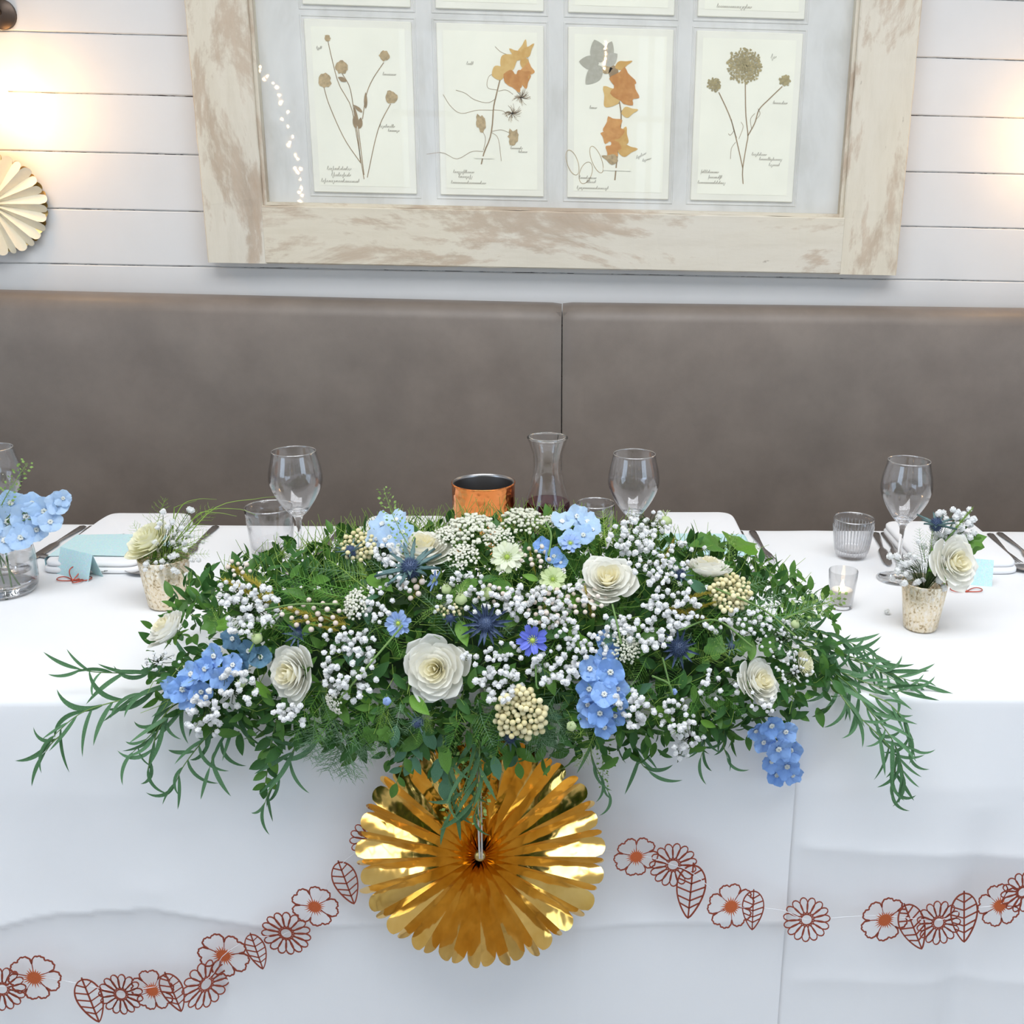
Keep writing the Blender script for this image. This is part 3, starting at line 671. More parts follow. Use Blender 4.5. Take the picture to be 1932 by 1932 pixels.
# ------------------------------------------------------------------ tableware
ZT = .7512
def tz(x): return ZT if x < XS else .7487
def solid_glass_bowl(prof_out, th): return prof_out
def wine_glass(u, v, lab, H=.207):
    P = onZ(u, v, .75 + H); z = tz(P.x); t = empty('wine_glass', (P.x, P.y, z), lab, 'wine glass')
    k = H / .207
    bowl = [(.0005, .098), (.006, .0985), (.012, .102), (.022, .114), (.031, .128), (.038, .142), (.0418, .154), (.0425, .163), (.0408, .178), (.037, .194), (.0345, .2065)]
    inner = [(.0004, .1075), (.006, .108), (.012, .111)] + [(r - .0012, zz + .001) for (r, zz) in bowl[3:-1]] + [(bowl[-1][0] - .0010, bowl[-1][1])]
    bp = bez([V((r * k, zz * k, 0)) for r, zz in bowl], 30); ip = bez([V((max(r, .0005) * k, zz * k, 0)) for r, zz in inner], 26)
    MB().lathe([(p.x, p.y) for p in bp] + [(bp[-1].x - .0005, bp[-1].y + .0005)] + [(p.x, p.y) for p in ip[::-1]], 48).obj('bowl', M['glass'], t, WM[t.name].copy())
    rz_ = bp[-1].y; MB().lathe([(bp[-1].x - .0004 + .0007 * math.cos(a), rz_ + .0007 * math.sin(a)) for a in [2 * PI * i / 8 for i in range(9)]], 48).obj('rim', M['glass_rim'], t, WM[t.name].copy())
    st = [(.0345, 0.0004), (.0348, .0015), (.030, .0026), (.015, .0042), (.006, .008), (.0042, .016), (.0036, .04), (.0036, .075), (.0046, .090), (.008, .0985), (.010, .101)]
    MB().lathe([(0.0002, .0004)] + [(r * k, zz * k) for r, zz in st] + [(.0118 * k, .1030 * k), (.0165 * k, .1085 * k), (.010 * k, .1075 * k), (.0002, .1068 * k)], 32).obj('stem_and_foot', M['glass_thick'], t, WM[t.name].copy())
wine_glass(554, 852, 'empty wine glass overlapping a plain tumbler, between the two folded napkins')
wine_glass(1197, 857, 'empty wine glass standing next to the carafe and small plain tumbler')
wine_glass(1716, 867, 'empty wine glass standing behind the speckled votive with a rose and thistle')
wine_glass(-22, 846, 'empty wine glass standing behind the jar of pale blue delphinium')
def tumbler(u, v, H, D, Db, lab, ribs=0):
    P = onZ(u, v, .75 + H); z = tz(P.x); t = empty('tumbler', (P.x, P.y, z), lab, 'tumbler')
    r1, r0 = D / 2, Db / 2; out = [(r0 * .9, .0004), (r0, .004)] + [(r0 + (r1 - r0) * s, .004 + (H - .005) * s) for s in (.15, .3, .5, .75, 1)] + [(r1 - .0008, H)]
    inn = [(r1 - .0018, H - .0006)] + [(r0 - .0018 + (r1 - r0) * s, .004 + (H - .005) * s) for s in (.75, .5, .3, .15)] + [(r0 * .8, .012), (.0003, .011)]
    rib = (lambda a, zz: 1 + (.045 * (abs(math.cos(a * ribs / 2)) - .6) if .012 < zz < H * .82 else 0)) if ribs else None
    MB().lathe([(.0003, .0004)] + out + inn, 160 if ribs else 48, rib=rib).obj('glass_body', M['glass'], t, WM[t.name].copy())
    if ribs:
        z0_, z1_ = .010, H * .84; ra, rb_ = r0 + (r1 - r0) * z0_ / H + .0004, r0 + (r1 - r0) * z1_ / H + .0004
        rm = MB().tube([(ra, 0, z0_), (ra + .0004, 0, z0_ + .003), (rb_ + .0003, 0, z1_ - .003), (rb_, 0, z1_)], [.0004, .0011, .0011, .0004], 6).mesh('rib', M['glass_rim'])
        for k in range(ribs): inst('rib', rm, t, WM[t.name] @ Matrix.Rotation(2 * PI * k / ribs, 4, 'Z'))
    MB().lathe([(r1 - .0012 + .0012 * math.cos(a), H - .0004 + .0012 * math.sin(a)) for a in [2 * PI * i / 8 for i in range(9)]], 48).obj('rim', M['glass_rim'], t, WM[t.name].copy())
tumbler(508, 957, .088, .083, .068, 'plain clear tumbler tucked behind a wine glass, beside the first folded napkin')
tumbler(1124, 950, .085, .069, .056, 'small plain clear tumbler between the carafe and a wine glass')
tumbler(1612, 976, .072, .073, .055, 'ribbed clear tumbler behind the tea light holder', 36)
# carafe
P = onZ(1033, 826, .95); z = tz(P.x); t = empty('carafe', (P.x, P.y, z), 'clear glass carafe holding a little red wine', 'carafe')
prof = bez([V(p + (0,)) for p in [(.038, .0005), (.0415, .006), (.0432, .03), (.0428, .058), (.0385, .085), (.031, .110), (.0258, .135), (.0248, .152), (.0262, .170), (.030, .184), (.0335, .194), (.0352, .1985), (.034, .2015), (.0315, .200)]], 60)
MB().lathe([(.0003, .0005)] + [(p.x, p.y) for p in prof] + [(max(.0003, p.x - .0022), max(p.y, .0026)) for p in prof[::-1][4:]] + [(.0003, .0026)], 56).obj('body', M['glass_thick'], t, WM[t.name].copy())
MB().lathe([(.0343 + .0016 * math.cos(a), .1995 + .0016 * math.sin(a)) for a in [2 * PI * i / 10 for i in range(11)]], 56).obj('lip', M['glass_thick'], t, WM[t.name].copy())
wl = 0.084
wp = [(max(p.x - .0010, .0003), p.y) for p in prof if p.y < wl]
MB().lathe([(.0003, .003)] + [(r, max(zz, .003)) for r, zz in wp] + [(wp[-1][0] - .0002, wl)], 48).obj('red_wine', M['wine'], t, WM[t.name].copy())
MB().lathe([(wp[-1][0] - .0003, wl + .0002), (.0003, wl + .0002)], 48).obj('wine_surface', M['wine_surface'], t, WM[t.name].copy())
# copper pot
P = onZ(912, 909, .875); z = tz(P.x); t = empty('copper_pot', (P.x, P.y, z), 'hammered copper wine cooler pot with steel lining', 'pot'); r = .0545; H = .123
MB().lathe([(.0003, .0008), (r * .93, .0008), (r * .985, .004), (r, .012), (r, H - .003), (r + .0012, H - .0005), (r + .0008, H + .0008), (r - .0008, H + .0012)], 72).obj('outer_wall', M['copper'], t, WM[t.name].copy(), sharp=60)
MB().lathe([(r - .0006, H + .0012), (r - .0028, H), (r - .0032, H - .004), (r - .0035, .006), (.0003, .005)], 72).obj('steel_lining', M['steel_in'], t, WM[t.name].copy(), sharp=60)
# tea light
P = onZ(1592, 1074, .75 + .062); z = tz(P.x); t = empty('tealight_holder', (P.x, P.y, z), 'small speckled glass tea light holder in front of the ribbed tumbler', 'candle holder')
MB().lathe([(.0165, .0005), (.0185, .003), (.0228, .061), (.0222, .0622)], 48).obj('glass_wall', M['glass'], t, WM[t.name].copy())
MB().lathe([(.0222, .0618), (.0218, .060), (.0176, .008), (.0003, .007)], 48).obj('speckled_lining', thin_glass('pale_mercury_lining', (.92, .915, .91), 1.6, 1.6), t, WM[t.name].copy())
MB().lathe([(.0003, .0006), (.0166, .0006), (.0176, .003), (.017, .0068), (.0003, .006)], 48).obj('base', M['glass_thick'], t, WM[t.name].copy())
MB().lathe([(.0003, .0072), (.0160, .0072), (.0172, .028), (.0165, .0295), (.0003, .029)], 32).obj('candle', M['wax'], t, WM[t.name].copy(), sharp=40)
MB().lathe([(.0003, .029), (.0028, .032), (.0034, .036), (.002, .042), (.0003, .047)], 14).obj('flame', M['flame'], t, WM[t.name].copy())

# ------------------------------------------------------------------ place settings
def pillow(x0, x1, y0, y1, z0, h, rc, n=26):       # folded napkin: soft rounded slab
    mb = MB()
    def f(u, v):
        x = x0 + (x1 - x0) * u; y = y0 + (y1 - y0) * v
        return x, y
    hx, hy, cx_, cy_ = (x1 - x0) / 2, (y1 - y0) / 2, (x0 + x1) / 2, (y0 + y1) / 2
    ring = []
    for k in range(48):
        a = 2 * PI * k / 48; c, s_ = math.cos(a), math.sin(a)
        e = .22; ring.append((hx * math.copysign(abs(c) ** e, c), hy * math.copysign(abs(s_) ** e, s_)))
    prof_ = [(.97, 0), (1.0, h * .25), (1.0, h * .62), (.975, h * .90), (.93, h), (.6, h + .0012), (.02, h + .002)]
    vs = [(cx_ + a * q, cy_ + b * q, z0 + zz + .0008 * noise.noise(V((a * 30, b * 30, zz * 90)))) for q, zz in prof_ for a, b in ring]
    m = len(ring); fs = [(j * m + k, j * m + (k + 1) % m, (j + 1) * m + (k + 1) % m, (j + 1) * m + k) for j in range(len(prof_) - 1) for k in range(m)]
    fs.append(tuple(range(m))[::-1]); mb.add(vs, fs); return mb
def napkin(ub0, ub1, vb, vf, lab, h=.02, band=True):     # pixels of the back edge at the top face, and of the front edge
    zt = .75 + h; a, b = onZ(ub0, vb, zt), onZ(ub1, vb, zt); yb = (a.y + b.y) / 2; yf = onZ((ub0 + ub1) / 2, vf, zt).y
    z = tz(a.x); x0, x1 = a.x, b.x
    o = empty('folded_napkin', ((x0 + x1) / 2, (yf + yb) / 2, z), lab, 'napkin')
    pillow(x0, x1, yf, yb, z, h * .55, .02).wobj('folded_layer', M['napkin'], o); pillow(x0 + .003, x1 - .003, yf + .004, yb - .001, z + h * .52, h * .48, .02).wobj('folded_layer', M['napkin'], o)
    if band:
        bw = (yb - yf) * .40; y0 = yf + (yb - yf) * .10; g = .0012
        loop = [(x0 - g, z + .0004), (x0 - g, z + h - .003), (x0 + .004, z + h + g), ((x0 + x1) / 2, z + h + g + .0018), (x1 - .004, z + h + g), (x1 + g, z + h - .003), (x1 + g, z + .0004)]
        vs = [(x, y, zz) for x, zz in loop for y in (y0, y0 + bw)]
        MB().add(vs, [(2 * i, 2 * i + 1, 2 * i + 3, 2 * i + 2) for i in range(len(loop) - 1)]).wobj('paper_band', M['teal_card'], o, smooth=False)
    return x0, x1, yf, yb
S1 = napkin(203, 372, 967, 1064, 'folded white napkin with turquoise paper band behind the wispy fennel posy')
S2 = napkin(694, 852, 972, 1050, 'folded white napkin beside the hammered copper pot')
S3 = napkin(1230, 1384, 965, 1062, 'folded white napkin with turquoise band and ivy leaf in front of it', .024)
S4 = napkin(1662, 1835, 980, 1060, 'folded white napkin behind the wine glass and speckled votive with a thistle', .022, False)
S0 = napkin(-290, -120, 965, 1060, 'folded white napkin beyond the jar of delphinium')
def put(mb, name, m, P, ang, lab, cat, grp, parts=None):
    t = tag(inst(name, mb.mesh(name, m, True, 45), None, Matrix.Translation(P) @ Matrix.Rotation(ang, 4, 'Z')), lab, cat, grp); return t
def loft(secs):          # list of (x, halfwidth, z_mid, halfthick)
    mb = MB(); n = 8; vs = []
    for x, w, zz, h in secs:
        for k in range(n):
            a = 2 * PI * k / n; vs.append((x, w * math.cos(a), zz + h * math.sin(a)))
    m = len(secs); fs = [(j * n + k, j * n + (k + 1) % n, (j + 1) * n + (k + 1) % n, (j + 1) * n + k) for j in range(m - 1) for k in range(n)]
    fs += [tuple(range(n))[::-1], tuple(range((m - 1) * n, m * n))]; mb.add(vs, fs); return mb
HANDLE = [(0, .0035, .0028, .0016), (.004, .0085, .003, .0022), (.03, .0078, .0034, .0024), (.07, .0052, .0045, .0022), (.098, .0036, .005, .0022), (.11, .0034, .0046, .002)]
def cutlery(kind, P, ang, lab, grp, s=1.0):
    z = tz(P[0]); Mx = Matrix.Translation((P[0], P[1], z + (P[2] if len(P) > 2 else 0))) @ Matrix.Rotation(ang, 4, 'Z') @ Matrix.Diagonal((s, s, s, 1))
    t = bpy.data.objects.new(kind, None); t.empty_display_size = .03; reg(t, None, Mx); tag(t, lab, {'table_knife': 'knife', 'table_fork': 'fork', 'table_spoon': 'spoon'}[kind], grp)
    loft(HANDLE).obj('handle', M['steel'], t, Mx.copy(), sharp=60)
    if kind == 'table_knife':
        loft([(.108, .0036, .0046, .002), (.114, .006, .0044, .0014), (.125, .0095, .0042, .0009), (.18, .010, .0040, .0007), (.205, .0082, .0038, .0006), (.218, .002, .0036, .0004)]).obj('blade', M['steel'], t, Mx.copy(), sharp=60)
    elif kind == 'table_fork':
        mb = loft([(.108, .0034, .0046, .002), (.125, .004, .0042, .0016), (.14, .0085, .003, .0012), (.152, .0118, .0022, .0010), (.162, .0122, .002, .0009)]); mb.obj('neck', M['steel'], t, Mx.copy(), sharp=60)
        for k in range(4):
            y = -.0102 + k * .0068; tb = MB(); tb.tube([(.158, y, .002), (.175, y, .0034), (.195, y, .0064), (.208, y * .97, .0092)], [.0018, .0017, .0015, .0006], 6); tb.obj('tine', M['steel'], t, Mx.copy())
    else:
        loft([(.108, .0034, .0046, .002), (.125, .0042, .004, .0016), (.132, .006, .0036, .0013)]).obj('neck', M['steel'], t, Mx.copy(), sharp=60)
        mb = MB(); n = 20
        def f(u, v):
            a = 2 * PI * u; x = .155 + .029 * v * math.cos(a); y = .0205 * v * math.sin(a) * (1 + .14 * math.cos(a)); return (x, y, .0012 + .0075 * v ** 2)
        mb.grid(f, n, 6, closed=True)
        def g(u, v):
            a = 2 * PI * u; x = .155 + .029 * v * math.cos(a); y = .0205 * v * math.sin(a) * (1 + .14 * math.cos(a)); return (x, y, .0002 + .0080 * v ** 2)
        mb.grid(g, n, 6, closed=True); mb.obj('bowl', M['steel'], t, Mx.copy())
CG = 'steel cutlery on the white table'
def cut_px(kind, uh, vh, ut, vt, lab, s=None, lift=0):       # handle end pixel, tip pixel
    a, b = onZ(uh, vh, .753), onZ(ut, vt, .753); L = (b - a).length; full = .21 if kind != 'table_spoon' else .184
    cutlery(kind, (a.x, a.y, lift), math.atan2(b.y - a.y, b.x - a.x), lab, CG, (s or min(1.12, max(.85, L / full))))
cut_px('table_knife', 158, 993, 66, 1052, 'broad steel dinner knife beside the napkin of the fennel posy place')
cut_px('table_knife', 176, 993, 96, 1056, 'slim steel starter knife between dinner knife and napkin of the fennel posy place')
cut_px('table_fork', 73, 1047, 190, 1078, 'steel dessert fork lying crosswise behind the turquoise name card')
cut_px('table_spoon', 128, 1068, 252, 1080, 'steel dessert spoon lying crosswise in front of the turquoise banded napkin')
cut_px('table_fork', 408, 993, 352, 1046, 'steel dinner fork by the gypsophila of the fennel posy')
cut_px('table_knife', 650, 992, 592, 1058, 'broad steel dinner knife beside the napkin next to the copper pot')
cut_px('table_knife', 668, 992, 628, 1056, 'slim steel starter knife beside the napkin next to the copper pot')
cut_px('table_fork', 1419, 1000, 1449, 1048, 'outer steel fork beside the banded napkin and ivy leaf')
cut_px('table_fork', 1394, 1000, 1417, 1048, 'inner steel fork beside the banded napkin and ivy leaf')
cut_px('table_spoon', 1290, 1066, 1412, 1078, 'steel dessert spoon whose bowl rests beside the gypsophila mound')
cut_px('table_knife', 1652, 1003, 1676, 1062, 'broad steel dinner knife beside the ribbed tumbler')
cut_px('table_knife', 1668, 1003, 1702, 1062, 'slim steel starter knife between ribbed tumbler and wine glass foot')
cut_px('table_fork', 1868, 1005, 1906, 1048, 'inner steel fork beyond the speckled votive with the thistle')
cut_px('table_fork', 1885, 1003, 1938, 1044, 'outer steel fork beyond the speckled votive with the thistle')
cut_px('table_spoon', 1795, 1072, 1930, 1073, 'steel dessert spoon behind the turquoise card at the thistle votive')
# name cards with wire bows
def name_card(c0, c1, h, lab, lab2, bow, yawdir):
    a, b = onZ(*c0, .7515), onZ(*c1, .7515); z = tz(a.x)
    d = (b - a); d.z = 0; back = V((-d.y, d.x, 0)).normalized()
    if back.y < 0: back = -back
    t = empty('name_card', ((a.x + b.x) / 2, (a.y + b.y) / 2, z), lab, 'name card')
    A, B = V((a.x, a.y, z)), V((b.x, b.y, z)); top = V((0, 0, h)) + back * .014; th = back * .0005
    def leaf(p, q, up, nm):
        vs = [p, q, q + up, p + up]; vs = vs + [v + th for v in vs]
        MB().add(vs, [(0, 1, 2, 3), (7, 6, 5, 4), (0, 4, 5, 1), (1, 5, 6, 2), (2, 6, 7, 3), (3, 7, 4, 0)]).wobj(nm, M['teal_card'], t, smooth=False)
    leaf(A, B, top, 'front_leaf'); off = back * .028; leaf(A + off, B + off, V((0, 0, h)) - back * .014 + V((0, 0, -.0003)), 'back_leaf')
    C = onZ(*bow, .7535); C.z = tz(C.x); w = empty('wire_bow', C, lab2, 'bow')
    for k, (ang, L) in enumerate(((2.9, .026), (.25, .028), (1.7, .022), (-.5, .018))):
        if len(bow) and k > 1 and yawdir < 0: continue
        pts = []
        for i in range(25):
            q = 2 * PI * i / 24; rr = L * math.sin(q / 2) ; wd = .008 * math.sin(q)
            x, y = rr * math.cos(ang) - wd * math.sin(ang), rr * math.sin(ang) + wd * math.cos(ang)
            pts.append((C.x + x, C.y + y, C.z + .0012 + (.016 * math.sin(q / 2) if k == 2 else .002 * math.sin(q / 2))))
        MB().tube(pts, .0009, 6).wobj('wire_loop', M['red_wire'], w)
    MB().lathe([(.0003, 0), (.0028, .0008), (.003, .0025), (.0003, .004)], 10, (C.x, C.y, C.z)).wobj('knot', M['red_wire'], w)
name_card((106, 1082), (166, 1098), .042, 'pale turquoise glitter card standing between jar and fennel posy', 'red wire bow beside the card between jar and fennel posy', (137, 1094), 1)
name_card((1825, 1100), (1872, 1104), .042, 'turquoise glitter card standing behind the white rose of the thistle votive', 'red wire bow under the white rose of the thistle votive', (1824, 1112), -1)

# ------------------------------------------------------------------ paper fans
def fan(t, C, Rad, NP, w, face, mats, names, tilt=0.0, hub=None, offset=0.0, inner=.004):
    z = V(face).normalized(); x = V((1, 0, 0)); Mx = Matrix.Translation(C) @ rot_to(z, x)
    dth = PI / NP; mb = MB(); ns, nr = 8, 10
    hh = lambda r: w * (.09 + .27 * min(1, r / Rad) ** .7)
    for k in range(2 * NP):
        a0, a1 = k * dth + offset, (k + 1) * dth + offset; s0 = 1 if k % 2 == 0 else -1
        vs = []
        jr = R(-.004, .004) * Rad / .16
        for i in range(ns + 1):
            s = i / ns; Rr = Rad + jr - .55 * w * (1 - math.sqrt(max(0, 1 - (2 * s - 1) ** 2)))
            for j in range(nr + 1):
                r = inner + (Rr - inner) * j / nr; h = hh(min(r, Rad))
                p0 = V((r * math.cos(a0), r * math.sin(a0), s0 * h)); p1 = V((r * math.cos(a1), r * math.sin(a1), -s0 * h))
                p = p0.lerp(p1, s); p.z += .05 * w * math.sin(PI * s) * math.sin(j * .5 + k * 1.7) * (j / nr) ** 2
                vs.append(p)
        fs = [(i * (nr + 1) + j, (i + 1) * (nr + 1) + j, (i + 1) * (nr + 1) + j + 1, i * (nr + 1) + j + 1) for i in range(ns) for j in range(nr)]
        MB().add([Mx @ v for v in vs], fs).wobj(names, mats, t)
    return Mx
GC = onY(906, 1612, -.060)
gf = empty('gold_paper_fan', (GC.x, -.01, GC.z), 'shiny gold foil pleated paper fan hanging on the tablecloth front', 'paper fan')
GR = .1590
fan(gf, GC, GR, 24, .0250, (0, -1, .10), M['gold'], 'pleat')
MB().lathe([(.0003, .0075), (.005, .007), (.0075, .0045), (.0055, -.012)], 16).obj('hub', M['gold_dull'], gf, Matrix.Translation(GC) @ rot_to((0, -1, .1), (1, 0, 0)))
ctop = onY(905, 1330, -.055)
MB().tube([GC + V((0, -.0085, .0)), GC + V((.0, -.016, .06)), GC + V((0, -.015, .14)), V((GC.x - .002, -.03, .742)), V((GC.x - .002, .03, .7535))], .0013, 6).wobj('hanging_cord', M['cord'], gf)
MB().tube([GC + V((.003, -.0085, .0)), GC + V((.004, -.016, .06)), GC + V((.003, -.015, .14)), V((GC.x + .001, -.03, .742)), V((GC.x + .001, .03, .7535))], .0011, 6).wobj('hanging_cord', M['cord'], gf)
WC = onY(-14, 384, YW - .03)
wf = empty('cream_paper_fan', (WC.x, YW, WC.z), 'cream pleated paper fan with gold tips on the board wall', 'paper fan')
fan(wf, WC + V((0, -.012, 0)), .112, 16, .026, (.25, -1, -.05), M['cream_paper'], 'cream_pleat')
fan(wf, WC + V((0, .012, 0)), .106, 16, .018, (.1, -1, 0), M['gold_dull'], 'gold_pleat', offset=.1)

# ------------------------------------------------------------------ copper cut-out garland
def strip2(mb, pts, w, closed=False, th=.0006):
    pts = [V((p[0], p[1])) for p in pts]; n = len(pts); vs = []
    for i, p in enumerate(pts):
        a = pts[(i - 1) % n] if closed else pts[max(i - 1, 0)]; b = pts[(i + 1) % n] if closed else pts[min(i + 1, n - 1)]
        d = (b - a); d = d.normalized() if d.length > 0 else V((1, 0)); q = V((-d.y, d.x)) * w / 2
        vs += [(p.x + q.x, p.y + q.y, th), (p.x - q.x, p.y - q.y, th), (p.x + q.x, p.y + q.y, -th), (p.x - q.x, p.y - q.y, -th)]
    m = n if closed else n - 1; fs = []
    for i in range(m):
        a, b = 4 * i, 4 * ((i + 1) % n)
        fs += [(a, a + 1, b + 1, b), (a + 2, b + 2, b + 3, a + 3), (a, b, b + 2, a + 2), (a + 1, a + 3, b + 3, b + 1)]
    mb.add(vs, fs); return mb
def poppy_mesh():
    mb = MB(); pts = []
    for k in range(5):
        a0 = k * 2 * PI / 5 + PI / 2
        for i in range(25):
            s = i / 24 * 2 - 1; r = .62 + .38 * (max(0, 1 - abs(s) ** 4)) ** .5 + .02 * math.sin(i * 1.9) - (.09 * math.exp(-(s / .16) ** 2))
            a = a0 + s * PI / 5; pts.append((r * math.cos(a), r * math.sin(a)))
    strip2(mb, pts, .055, True)
    for k in range(5):
        a = (k + .5) * 2 * PI / 5 + PI / 2; strip2(mb, [(.30 * math.cos(a), .30 * math.sin(a)), (.64 * math.cos(a), .64 * math.sin(a))], .022)
    c = MB(); n = 22; vs = [(0, 0, .0012)]
    for k in range(n * 2):
        a = PI * k / n; r = (.44 + .06 * math.sin(k * 3.7)) if k % 2 == 0 else .25; vs.append((r * math.cos(a), r * math.sin(a), .0010))
    c.add(vs, [(0, 1 + k, 1 + (k + 1) % (2 * n)) for k in range(2 * n)])
    return mb, c
def daisy_mesh():
    mb = MB(); n = 15
    for k in range(n):
        a0 = k * 2 * PI / n; pts = []
        for i in range(17):
            q = 2 * PI * i / 16; L = .64 + .36 * -math.cos(q); w = .155 * math.sin(q) * (1 + .35 * -math.cos(q)) 
            pts.append((L * math.cos(a0) - w * math.sin(a0), L * math.sin(a0) + w * math.cos(a0)))
        strip2(mb, pts[:-1], .045, True)
    c = MB(); strip2(c, [(.24 * math.cos(2 * PI * i / 28), .24 * math.sin(2 * PI * i / 28)) for i in range(28)], .05, True)
    return mb, c
def leaf_mesh():           # tip at (0,-1), top at (0,1)
    mb = MB(); pts = []
    for i in range(33):
        s = -1 + 2 * i / 32; t = (1 - s) / 2; pts.append((.46 * math.sin(PI * t ** .72) ** .75, s))
    left = [(-x, y) for x, y in pts]; strip2(mb, pts + left[::-1][1:-1], .05, True)
    c = MB(); strip2(c, [(0, 1.08), (0, -1)], .05)
    for y in (.62, .3, -.02, -.34, -.62):
        for sx in (-1, 1):
            t = (1 - (y + .2)) / 2; x = .46 * math.sin(PI * max(.02, t) ** .72) ** .75 * .98
            strip2(c, [(0, y), (sx * x, y + .2)], .04)
    return mb, c
PM, DM, LM = [(a.mesh(n, M['copper_foil'], False), b.mesh(n + '_inner', M['copper_center'] if n == 'poppy_cutout' else M['copper_foil'], False)) for n, (a, b) in (('poppy_cutout', poppy_mesh()), ('daisy_cutout', daisy_mesh()), ('leaf_cutout', leaf_mesh()))]
def cutouts(root, lst):
    for it in lst:
        k = it[0]; dep = -.036 - R(0, .010)
        if k == 'l':
            A, B = onY(it[1], it[2], dep), onY(it[3], it[4], dep); C = (A + B) / 2; s = (A - B).length / 2
            y = (A - B).normalized(); z = V((R(-.15, .15), -1, R(0, .25))); z = (z - y * z.dot(y)).normalized(); x = y.cross(z); sq = it[5] if len(it) > 5 else 1
            Mx = Matrix.Translation(C) @ Matrix(((x.x, y.x, z.x, 0), (x.y, y.y, z.y, 0), (x.z, y.z, z.z, 0), (0, 0, 0, 1))) @ Matrix.Diagonal((s * sq, s, 1, 1)); ms = LM; nm = ('leaf_cutout', 'leaf_vein')
        else:
            C = onY(it[1], it[2], dep); s = it[3] / 2 / 2011.35 * (C - CAM).dot(CF)
            Mx = frame(C, (it[4] if len(it) > 4 else R(-.12, .12), -1, R(-.05, .25)), (1, 0, 0)) @ Matrix.Rotation(R(0, 6), 4, 'Z') @ Matrix.Diagonal((s, s, 1, 1)); ms = PM if k == 'p' else DM; nm = ('poppy_cutout', 'flower_center') if k == 'p' else ('daisy_cutout', 'flower_center')
        o = inst(nm[0], ms[0], root, Mx); inst(nm[1], ms[1], o, Mx)
g1 = empty('paper_garland', (onY(400, 1800, -.02).x, -.02, .30), 'copper foil garland of flowers and leaves swagged on the creased side of the gold fan', 'garland')
cutouts(g1, [('p', 65, 1844, 96), ('d', 4, 1866, 86), ('l', 155, 1848, 187, 1928), ('d', 228, 1876, 84), ('p', 288, 1868, 84), ('l', 312, 1837, 342, 1908), ('d', 389, 1857, 92, .95), ('p', 422, 1802, 98), ('l', 473, 1763, 496, 1828), ('d', 540, 1761, 94), ('p', 594, 1710, 90), ('l', 639, 1627, 668, 1705), ('d', 700, 1585, 80)])
g2 = empty('paper_garland', (onY(1550, 1720, -.02).x, -.02, .38), 'copper foil garland of flowers and leaves pinned across the cloth overlap', 'garland')
cutouts(g2, [('p', 1200, 1616, 84), ('d', 1270, 1632, 90), ('l', 1308, 1632, 1298, 1732), ('p', 1379, 1710, 90), ('l', 1422, 1681, 1419, 1754), ('d', 1522, 1735, 88), ('p', 1669, 1735, 94), ('l', 1707, 1708, 1739, 1790), ('d', 1771, 1741, 86), ('l', 1819, 1685, 1819, 1777), ('p', 1886, 1708, 86), ('d', 1930, 1683, 88)])
def thread(root, px):
    pts = [onY(u, v, -.038) for u, v in px]; MB().tube(bez(pts, 60), .0005, 4).wobj('thread', M['thread'], root)
thread(g1, [(-120, 1850), (4, 1862), (65, 1844), (160, 1858), (228, 1872), (290, 1862), (389, 1848), (422, 1802), (478, 1770), (540, 1761), (594, 1710), (640, 1635), (700, 1590), (760, 1560)])
thread(g2, [(1080, 1600), (1200, 1612), (1270, 1632), (1310, 1650), (1379, 1706), (1422, 1712), (1478, 1718), (1522, 1735), (1595, 1730), (1669, 1728), (1771, 1736), (1819, 1716), (1886, 1706), (1930, 1680), (2040, 1640)])
# ------------------------------------------------------------------ flower arrangement: surface of the mound
XC, XL = -.085, .50
def prof_at(x):
    q = (x - XC) / XL; return max(0.0, 1 - q * q) ** .6
def inside(P, g=0.0):
    p = prof_at(P.x); a, b = .085 + .125 * p + g, .030 + .165 * p + g; yc, zc = .105, .757
    if P.z >= zc: return ((P.y - yc) / a) ** 2 + ((P.z - zc) / b) ** 2 - 1
    yf = min(-.022, yc - a + (zc - P.z) * .42)
    return (yf - P.y) / .1
def S(u, v, lift=0.0):
    d = ray(u, v).normalized(); best = (9, None); t = 1.0; hit = None
    while t < 2.1:
        P = CAM + d * t; f = inside(P, lift)
        if P.z < .757 and P.y > .0: break
        if f < best[0]: best = (f, P)
        if f <= 0: hit = P; break
        t += .004
    P = hit if hit is not None else best[1]
    e = .003; n = V([inside(P + V([e if i == k else 0 for i in range(3)]), lift) - inside(P - V([e if i == k else 0 for i in range(3)]), lift) for k in range(3)])
    n = n.normalized() if n.length > 1e-6 else V((0, -1, 0))
    return P, n
TOCAM = -CF
def cdir(r, u, t): return (CR * r + CU * u + TOCAM * t).normalized()
def px_m(P): return (P - CAM).dot(CF) / FPX           # metres per pixel at P

